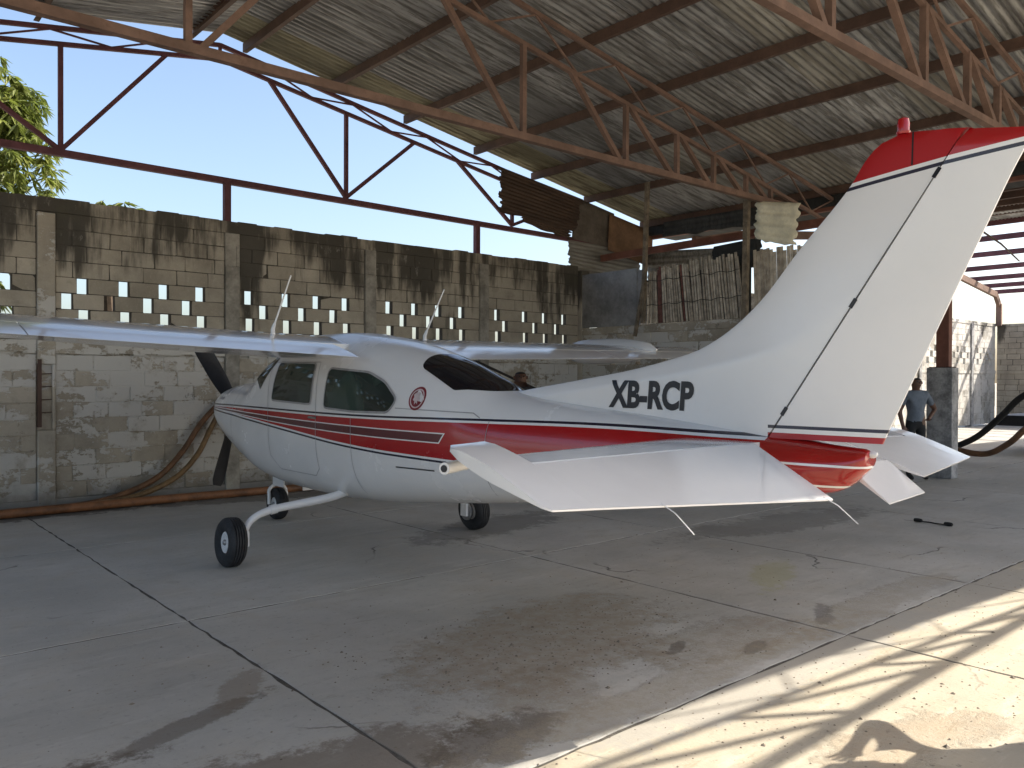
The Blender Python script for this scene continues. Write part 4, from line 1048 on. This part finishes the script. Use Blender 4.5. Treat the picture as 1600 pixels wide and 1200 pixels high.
# propeller
HUB = Vector((PX0, 10.12, 1.255))
mb = MB(); mb.lathe(HUB + Vector((0, -.12, 0)), (0, 1, 0), [(0, .16), (.02, .165), (.12, .155), (.22, .12), (.30, .07), (.335, .025), (.34, 0)], 28); mb.build('spinner', M_WHITE, ap, smooth=True)
for ang in (R(120), R(256), R(8)):
    d = Vector((math.cos(ang), 0, math.sin(ang))); pr_ = Vector((-math.sin(ang), 0, math.cos(ang))); rr = []
    for k in range(15):
        t = k / 14; r_ = lerp(.1, 1.0, t); ch = interp([(0, .05), (.12, .07), (.4, .085), (.75, .082), (.95, .07), (1.0, .05)], t)[0]; tw = lerp(.9, .28, t); th = lerp(.022, .006, t)
        cx_ = pr_ * math.cos(tw) + Vector((0, 1, 0)) * math.sin(tw); nx = d.cross(cx_)
        rr.append([HUB + d * r_ + cx_ * ch * 1.22 * math.cos(a) + nx * th * math.sin(a) for a in [2*math.pi*i/14 for i in range(14)]])
    mb = MB(); mb.loft(rr); mb.build('propeller_blade', M_BLACK, ap, smooth=True, autosmooth=50)

# ------------------------------------------------------------------ hoses, pipe
def hose(nm, label, pts, r, mat, cat='hose', group=None):
    tab = [(i,) + tuple(p) for i, p in enumerate(pts)]; N = (len(pts) - 1) * 10
    P = []
    for k in range(N + 1):
        u = k * (len(pts) - 1) / N; i = min(int(u), len(pts) - 2); t = u - i
        p0, p1, p2, p3 = [Vector(pts[max(0, min(len(pts) - 1, i + q))]) for q in (-1, 0, 1, 2)]
        P.append(.5 * ((2*p1) + (p2 - p0) * t + (2*p0 - 5*p1 + 4*p2 - p3) * t*t + (3*p1 - p0 - 3*p2 + p3) * t**3))
    o = MB().tube(P, r, 10).build(nm, mat, None, smooth=True, autosmooth=None)
    return tag(o, label, cat, group)
hose('hose', 'dark brown hose curving up the block wall to behind the nose', [(.2, 11.0, .045), (1.7, 11.05, .045), (2.6, 11.1, .06), (3.1, 11.2, .14), (3.54, 11.25, .32), (3.86, 11.3, .62), (4.12, 11.33, .99), (4.36, 11.34, 1.24), (4.5, 11.35, 1.3)], .038, M_HOSE, group='hoses against the block wall')
hose('hose', 'tan hose hanging beside the dark brown one at the nose', [(.3, 10.94, .045), (1.8, 10.95, .045), (2.75, 11.05, .06), (3.3, 11.15, .12), (3.75, 11.2, .3), (4.05, 11.25, .58), (4.25, 11.3, .92), (4.42, 11.32, 1.2), (4.55, 11.34, 1.28)], .036, M_HOSE2, group='hoses against the block wall')
hose('pipe', 'orange-brown pipe lying along the foot of the block wall', [(-1.0, 10.9, .06), (1.7, 10.9, .06), (3.4, 10.92, .06), (4.8, 10.85, .06), (6.2, 10.8, .06), (8.2, 10.9, .06)], .055, M_PIPE, 'pipe')
hose('hose', 'thick black hose sagging from behind the concrete post at right', [(17.7, 7.2, .08), (17.6, 6.83, .16), (17.6, 6.463, .324), (17.6, 6.108, .538), (17.6, 5.71, .935), (17.6, 5.327, 1.341), (17.6, 4.6, 1.7)], .06, M_BHOSE)
hose('hose', 'brown hose sagging in front of the black one at right', [(17.4, 7.1, .16), (17.3, 6.7, .25), (17.2, 6.315, .241), (17.2, 6.024, .199), (17.2, 5.741, .244), (17.2, 5.413, .473), (17.2, 5.149, .752), (17.2, 4.6, 1.2)], .058, M_HOSE)
hose('stay_cable', 'thin black cable slanting under the right wing', [(7.2, 9.3, 1.95), (8.3, 9.6, 1.66), (9.6, 9.9, 1.3)], .02, M_BHOSE, 'cable')
cb = thing('cord', (9.7, 3.85, 0), 'short dark cord with two lumps lying on the floor at right', 'cord')
MB().tube([(9.68, 3.98, .012), (9.73, 3.9, .008), (9.70, 3.8, .008), (9.68, 3.7, .012)], .008, 6).build('cable', M_BHOSE, cb)
for p in ((9.68, 4.0, .022), (9.68, 3.67, .022)):
    mb = MB(); mb.lathe(Vector(p) - Vector((0, .05, 0)), (0, 1, 0), [(0, .005), (.01, .02), (.05, .024), (.09, .02), (.1, .005)], 10); mb.build('lump', M_BHOSE, cb, smooth=True)
# dark trailer edge at the far right
tr = thing('trailer', (20.6, 6.0, 0), 'dark low trailer cut off by the right edge behind the hoses', 'trailer')
bevel(MB().box((20.5, 3.9, .60), (23.0, 6.78, .84)).build('bed', M_BLACK, tr), .03)
def tw(c):
    mb = MB(); mb.lathe(c, (1, 0, 0), [(-.1, .10), (-.11, .24), (-.08, .30), (.08, .30), (.11, .24), (.1, .10)], 28); t = mb.build('tyre', M_RUBBER, tr, smooth=True); mb = MB(); mb.lathe(c, (1, 0, 0), [(-.08, .11), (.08, .11)], 20); mb.build('rim', M_METAL, t)
for c in ((20.75, 5.95, .30), (20.75, 5.2, .30), (22.7, 5.95, .30), (22.7, 5.2, .30)): tw(c)

# ------------------------------------------------------------------ people
def person(label, loc, rot, pose, shirt, trousers, skin, hair, cap=None, strap=None, sc=1.0):
    root = thing('person', loc, label, 'person'); rootrot = Matrix.Rotation(rot, 4, 'Z')
    J = {'pelvis': (0, 0, .95), 'waist': (0, 0, 1.08), 'chest': (0, 0, 1.30), 'neck': (0, .0, 1.47), 'skull0': (0, .012, 1.54), 'skull': (0, .02, 1.60), 'crown': (0, .012, 1.675),
         'shL': (-.17, 0, 1.40), 'elL': (-.23, -.03, 1.12), 'wrL': (-.22, .06, .88), 'haL': (-.22, .09, .80), 'shR': (.17, 0, 1.40), 'elR': (.23, -.03, 1.12), 'wrR': (.22, .06, .88), 'haR': (.22, .09, .80),
         'hiL': (-.09, 0, .9), 'knL': (-.10, .01, .5), 'anL': (-.11, -.02, .09), 'toL': (-.13, .14, .035), 'hiR': (.09, 0, .9), 'knR': (.10, .01, .5), 'anR': (.11, -.02, .09), 'toR': (.13, .14, .035)}
    J.update(pose)
    RD = {'pelvis': .135, 'waist': .125, 'chest': .145, 'neck': .055, 'skull0': .075, 'skull': .092, 'crown': .07, 'sh': .07, 'el': .043, 'wr': .03, 'ha': .034, 'hi': .095, 'kn': .06, 'an': .042, 'to': .038}
    E = [('pelvis', 'waist'), ('waist', 'chest'), ('chest', 'neck'), ('neck', 'skull0'), ('skull0', 'skull'), ('skull', 'crown')]
    for q in 'LR': E += [('chest', 'sh' + q), ('sh' + q, 'el' + q), ('el' + q, 'wr' + q), ('wr' + q, 'ha' + q), ('pelvis', 'hi' + q), ('hi' + q, 'kn' + q), ('kn' + q, 'an' + q), ('an' + q, 'to' + q)]
    names = list(J)
    # five fingers on each hand, each a chain of two joints
    V = [Vector(J[k]) * sc for k in names]; RR = [(RD.get(k) or RD[k[:2]]) * sc for k in names]; EE = [(names.index(a), names.index(b)) for a, b in E]
    for q in 'LR':
        h, wv = Vector(J['ha' + q]), Vector(J['wr' + q]); d = (h - wv).normalized(); sd = d.cross(Vector((0, 0, 1) if abs(d.z) < .9 else (0, 1, 0))).normalized()
        for k in range(5):
            o_ = (k - 1.5) * .02 if k < 4 else -.04; L_ = (.07, .08, .075, .06, .05)[k]
            a = h + sd * o_ + d * (.02 if k < 4 else -.02); b = a + d * L_ * .5 + sd * (o_ * .3); c = b + d * L_ * .4 + sd.cross(d) * .02
            i0 = len(V); V += [a * sc, b * sc, c * sc]; RR += [.009, .009, .007]; EE += [(names.index('ha' + q), i0), (i0, i0 + 1), (i0 + 1, i0 + 2)]
    me = bpy.data.meshes.new('body'); me.from_pydata([rootrot @ v for v in V], EE, []); me.materials.append(shirt)
    o = bpy.data.objects.new('body', me); COL.objects.link(o)
    sm = o.modifiers.new('skin', 'SKIN'); sm.use_smooth_shade = True
    for i, r_ in enumerate(RR):
        fx = 1.0
        me.skin_vertices[0].data[i].radius = (r_, r_ * (.8 if names[i] in ('chest', 'waist', 'pelvis') else 1)) if i < len(names) else (r_, r_)
    me.skin_vertices[0].data[names.index('pelvis')].use_root = True
    sb_ = o.modifiers.new('sub', 'SUBSURF'); sb_.levels = 2; sb_.render_levels = 2
    dg = bpy.context.evaluated_depsgraph_get(); bm_ = bpy.data.meshes.new_from_object(o.evaluated_get(dg)); bpy.data.objects.remove(o)
    bm_.materials.clear()
    for mm in (shirt, trousers, skin, hair): bm_.materials.append(mm)
    inv = rootrot.inverted(); sleeve = {}
    for p in bm_.polygons:
        c = inv @ p.center / sc; mi = 0
        if c.z < .96 and abs(c.x) < .19: mi = 1
        if c.z < .075: mi = 3
        for q in 'LR':
            a, b = Vector(J['sh' + q]), Vector(J['el' + q]); wv = Vector(J['wr' + q]); ha = Vector(J['ha' + q])
            def near(p0, p1, cc):
                t = max(0, min(1, (cc - p0).dot(p1 - p0) / max(1e-6, (p1 - p0).length_squared))); return (cc - p0.lerp(p1, t)).length, t
            d1, t1 = near(a, b, c); d2, t2 = near(b, wv, c); d3, t3 = near(wv, ha + (ha - wv) * 1.2, c)
            if (d1 < .075 and t1 > .62) or (d2 < .07 and t2 > .02) or d3 < .075: mi = 2
        if c.z > 1.465: mi = 2
        hd = c - Vector(J['skull'])
        if c.z > 1.5 and (hd.z > .03 or (hd.y < -.01 and hd.z > -.05)): mi = 3
        p.material_index = mi; p.use_smooth = True
    body = bpy.data.objects.new('body', bm_); COL.objects.link(body); body.parent = root; ORG[body.name] = Vector(loc)
    W = lambda v: Vector(loc) + rootrot @ (Vector(v) * sc)
    # face: nose, eyes, ears, mouth
    sk_ = Vector(J['skull']); mb = MB()
    nb = [W(sk_ + Vector(q)) for q in ((-.014, .085, -.02), (.014, .085, -.02), (0, .112, -.024), (0, .088, .02))]; mb.add(nb, [(0, 1, 2), (1, 3, 2), (3, 0, 2), (0, 3, 1)])
    for s in (-1, 1): mb.lathe(W(sk_ + Vector((s * .088, -.005, -.01))), rootrot @ Vector((s, 0, 0)), [(-.01, .02), (.006, .026), (.012, .018)], 10)
    mb.build('ears_and_nose', skin, root, smooth=True)
    for s in (-1, 1): mb = MB(); mb.lathe(W(sk_ + Vector((s * .032, .082, .008))), rootrot @ Vector((0, 1, 0)), [(-.005, .012), (.004, .009), (.006, 0)], 10); mb.build('eye', M_BLACK, root)
    mb = MB(); mb.add([W(sk_ + Vector(q)) for q in ((-.026, .083, -.056), (.026, .083, -.056), (.026, .088, -.063), (-.026, .088, -.063))], [(0, 1, 2, 3)])
    mb.build('mouth', M_BLACK, root)
    if cap:
        mb = MB(); cz = sk_ + Vector((0, -.005, .045)); mb.lathe(W(cz), (0, 0, 1), [(0, .108), (.03, .106), (.06, .085), (.08, .045), (.085, 0)], 20)
        mb.prism([W(cz + Vector((.1 * math.cos(a), .07 + .13 * math.sin(a), .004))) for a in [math.pi * k / 10 for k in range(11)]], (0, 0, .012)); mb.build('cap', cap, root, smooth=True)
    if strap:
        mb = MB(); P = [W(v) for v in strap]; mb.tube(P, .018, 6); mb.build('bag_strap', M_BLACK, root)
    return root
M_SKIN = simple('brown_skin', (.13, .065, .042), .5, var=.08); M_HAIR = simple('black_hair', (.012, .01, .009), .6)
M_SHIRT = simple('grey_blue_shirt', (.14, .17, .21), .85, var=.1, nsc=12, bump=.3); M_TROU = simple('black_trousers', (.018, .02, .022), .85, var=.15, nsc=12); M_DSHIRT = simple('dark_shirt', (.02, .02, .028), .85)
akimbo = {'elR': (.40, -.10, 1.15), 'wrR': (.23, .0, 1.0), 'haR': (.18, .05, .985), 'elL': (-.27, -.02, 1.13), 'wrL': (-.26, .06, .9), 'haL': (-.25, .09, .83)}
akimbo = {**akimbo, **{k[:2] + 'L': (-v[0], v[1], v[2]) for k, v in akimbo.items() if k[2] == 'R'}, **{k[:2] + 'R': (-v[0], v[1], v[2]) for k, v in akimbo.items() if k[2] == 'L'}}
person('man in a grey-blue shirt with a black shoulder strap standing by the concrete post', (13.72, 5.72, 0), R(228) - 1.45, {k: v for k, v in akimbo.items()}, M_SHIRT, M_TROU, M_SKIN, M_HAIR,
       strap=[(.17, -.03, 1.47), (.11, -.125, 1.40), (-.02, -.155, 1.25), (-.12, -.145, 1.08), (-.18, -.08, .98)], sc=1.0)
person('man in dark clothes standing behind the fuselage under the right wing', (7.62, 8.6, 0), R(150), {}, M_DSHIRT, M_TROU, M_SKIN, M_HAIR, sc=1.04)
person('man in a cap with one elbow raised, standing in the sun to the right', (4.97, .56, 0), R(57.7), {'shR': (.19, .02, 1.40), 'elR': (.47, .08, 1.30), 'wrR': (.25, .24, 1.36), 'haR': (.18, .28, 1.40)}, M_SHIRT, M_TROU, M_SKIN, M_HAIR, cap=M_DSHIRT, sc=1.02)

# ------------------------------------------------------------------ mango tree beyond the wall
def leafmat():
    t = NT('mango_leaves'); n = t.noise(1.5, 4); 
    c = t.mix(t.ss(n, .3, .7), (.07, .10, .022), (.24, .26, .07)); c = t.mix(t.math('MULTIPLY', t.ss(t.noise(9, 2), .55, .7), .6), c, (.24, .25, .08))
    t.out(c, .38)
    tr_ = t.n('ShaderNodeBsdfTranslucent'); t.set(tr_.inputs[0], (.22, .28, .05)); mx = t.n('ShaderNodeMixShader'); mx.inputs[0].default_value = .3
    t.t.links.new(t.b.outputs[0], mx.inputs[1]); t.t.links.new(tr_.outputs[0], mx.inputs[2]); t.t.links.new(mx.outputs[0], t.t.nodes['Material Output'].inputs[0])
    return t.mat
M_LEAF = leafmat(); M_BARK = simple('bark', (.09, .065, .045), .95, var=.25, nsc=8, bump=.5)
def tree(loc, blobs, label, seed, nper):
    t = thing('mango_tree', loc, label, 'tree'); rnd = random.Random(seed); mb = MB(); lv = []; lf = []
    mb.tube([Vector(loc) + Vector((0, 0, -.06)), Vector(loc) + Vector((.1, .05, 1.2)), Vector(loc) + Vector((.05, 0, 2.6))], [.24, .18, .14], 12)
    for (cx, cy, cz, rx, rz_) in blobs:
        mb.tube([Vector(loc) + Vector((.05, 0, 2.5)), Vector(loc).lerp(Vector((cx, cy, cz)), .6) + Vector((0, 0, 1.2)), Vector((cx, cy, cz))], [.1, .06, .02], 8)
        for _ in range(nper):
            while True:
                u = Vector((rnd.uniform(-1, 1), rnd.uniform(-1, 1), rnd.uniform(-1, 1)))
                if .3 < u.length < 1: break
            c = Vector((cx, cy, cz)) + Vector((u.x * rx, u.y * rx, u.z * rz_))
            for k in range(rnd.randint(9, 15)):
                a = rnd.uniform(0, 6.28); dn = rnd.uniform(-.1, 1.1); d = Vector((math.cos(a), math.sin(a), -dn)).normalized(); L_ = rnd.uniform(.14, .26); wv = L_ * .13
                sd = d.cross(Vector((rnd.uniform(-.4, .4), rnd.uniform(-.4, .4), 1))).normalized() * wv; mid = c + d * L_ * .45; tipp = c + d * L_ + Vector((0, 0, -L_ * .25)); b = len(lv)
                lv += [tuple(c), tuple(mid + sd), tuple(tipp), tuple(mid - sd)]; lf += [(b, b+1, b+2), (b, b+2, b+3)]
    mb.build('trunk', M_BARK, t, smooth=True)
    me = bpy.data.meshes.new('crown'); o_ = ORG[t.name]; me.from_pydata([tuple(Vector(v) - o_) for v in lv], [], lf); me.materials.append(M_LEAF); link('crown', me, t, o_)
tree((-.6, 16.0, 0), [(1.5, 15, 5.5, 1.3, 1.15), (1.65, 15, 6.25, .85, .6), (.4, 15.2, 6.1, 1.3, 1.0), (2.45, 14.9, 5.0, .8, .8), (1.4, 15, 4.3, 1.2, .9), (2.4, 14.9, 5.85, .55, .5), (.2, 15.4, 4.2, 1.3, 1.0), (1.6, 14.6, 2.9, .9, .8)], 'leafy mango tree rising behind the block wall at upper left', 3, 150)
tree((3.75, 14.6, 0), [(3.75, 14.0, 4.30, .34, .22), (3.35, 14.05, 4.22, .22, .15), (3.6, 14.0, 3.8, .5, .3)], 'small leafy tree whose top just clears the block wall', 9, 26)

# ------------------------------------------------------------------ loose grit on the worn floor and apron
rnd = random.Random(77); mb = MB()
for k in range(2600):
    if k < 1500: x, y = rnd.uniform(1.5, 9), rnd.uniform(-.4, 2.6)
    elif k < 2200: x, y = rnd.gauss(3.5, .6), rnd.gauss(3.7, .38)
    else: x, y = rnd.uniform(0, 9), rnd.uniform(2.4, 6)
    r_ = rnd.uniform(.002, .006) * (2.0 if rnd.random() < .04 else 1); a = rnd.uniform(0, 6.28)
    vs = [(x + r_ * 1.4 * math.cos(a + q), y + r_ * 1.4 * math.sin(a + q), .0005) for q in (0, 1.6, 3.1, 4.7)] + [(x + r_ * .2, y, r_ * rnd.uniform(.6, 1.1))]
    mb.add(vs, [(0, 1, 4), (1, 2, 4), (2, 3, 4), (3, 0, 4)])
gr = mb.build('gravel', simple('grit', (.26, .22, .17), .95, var=.3, nsc=30)); gr['kind'] = 'stuff'
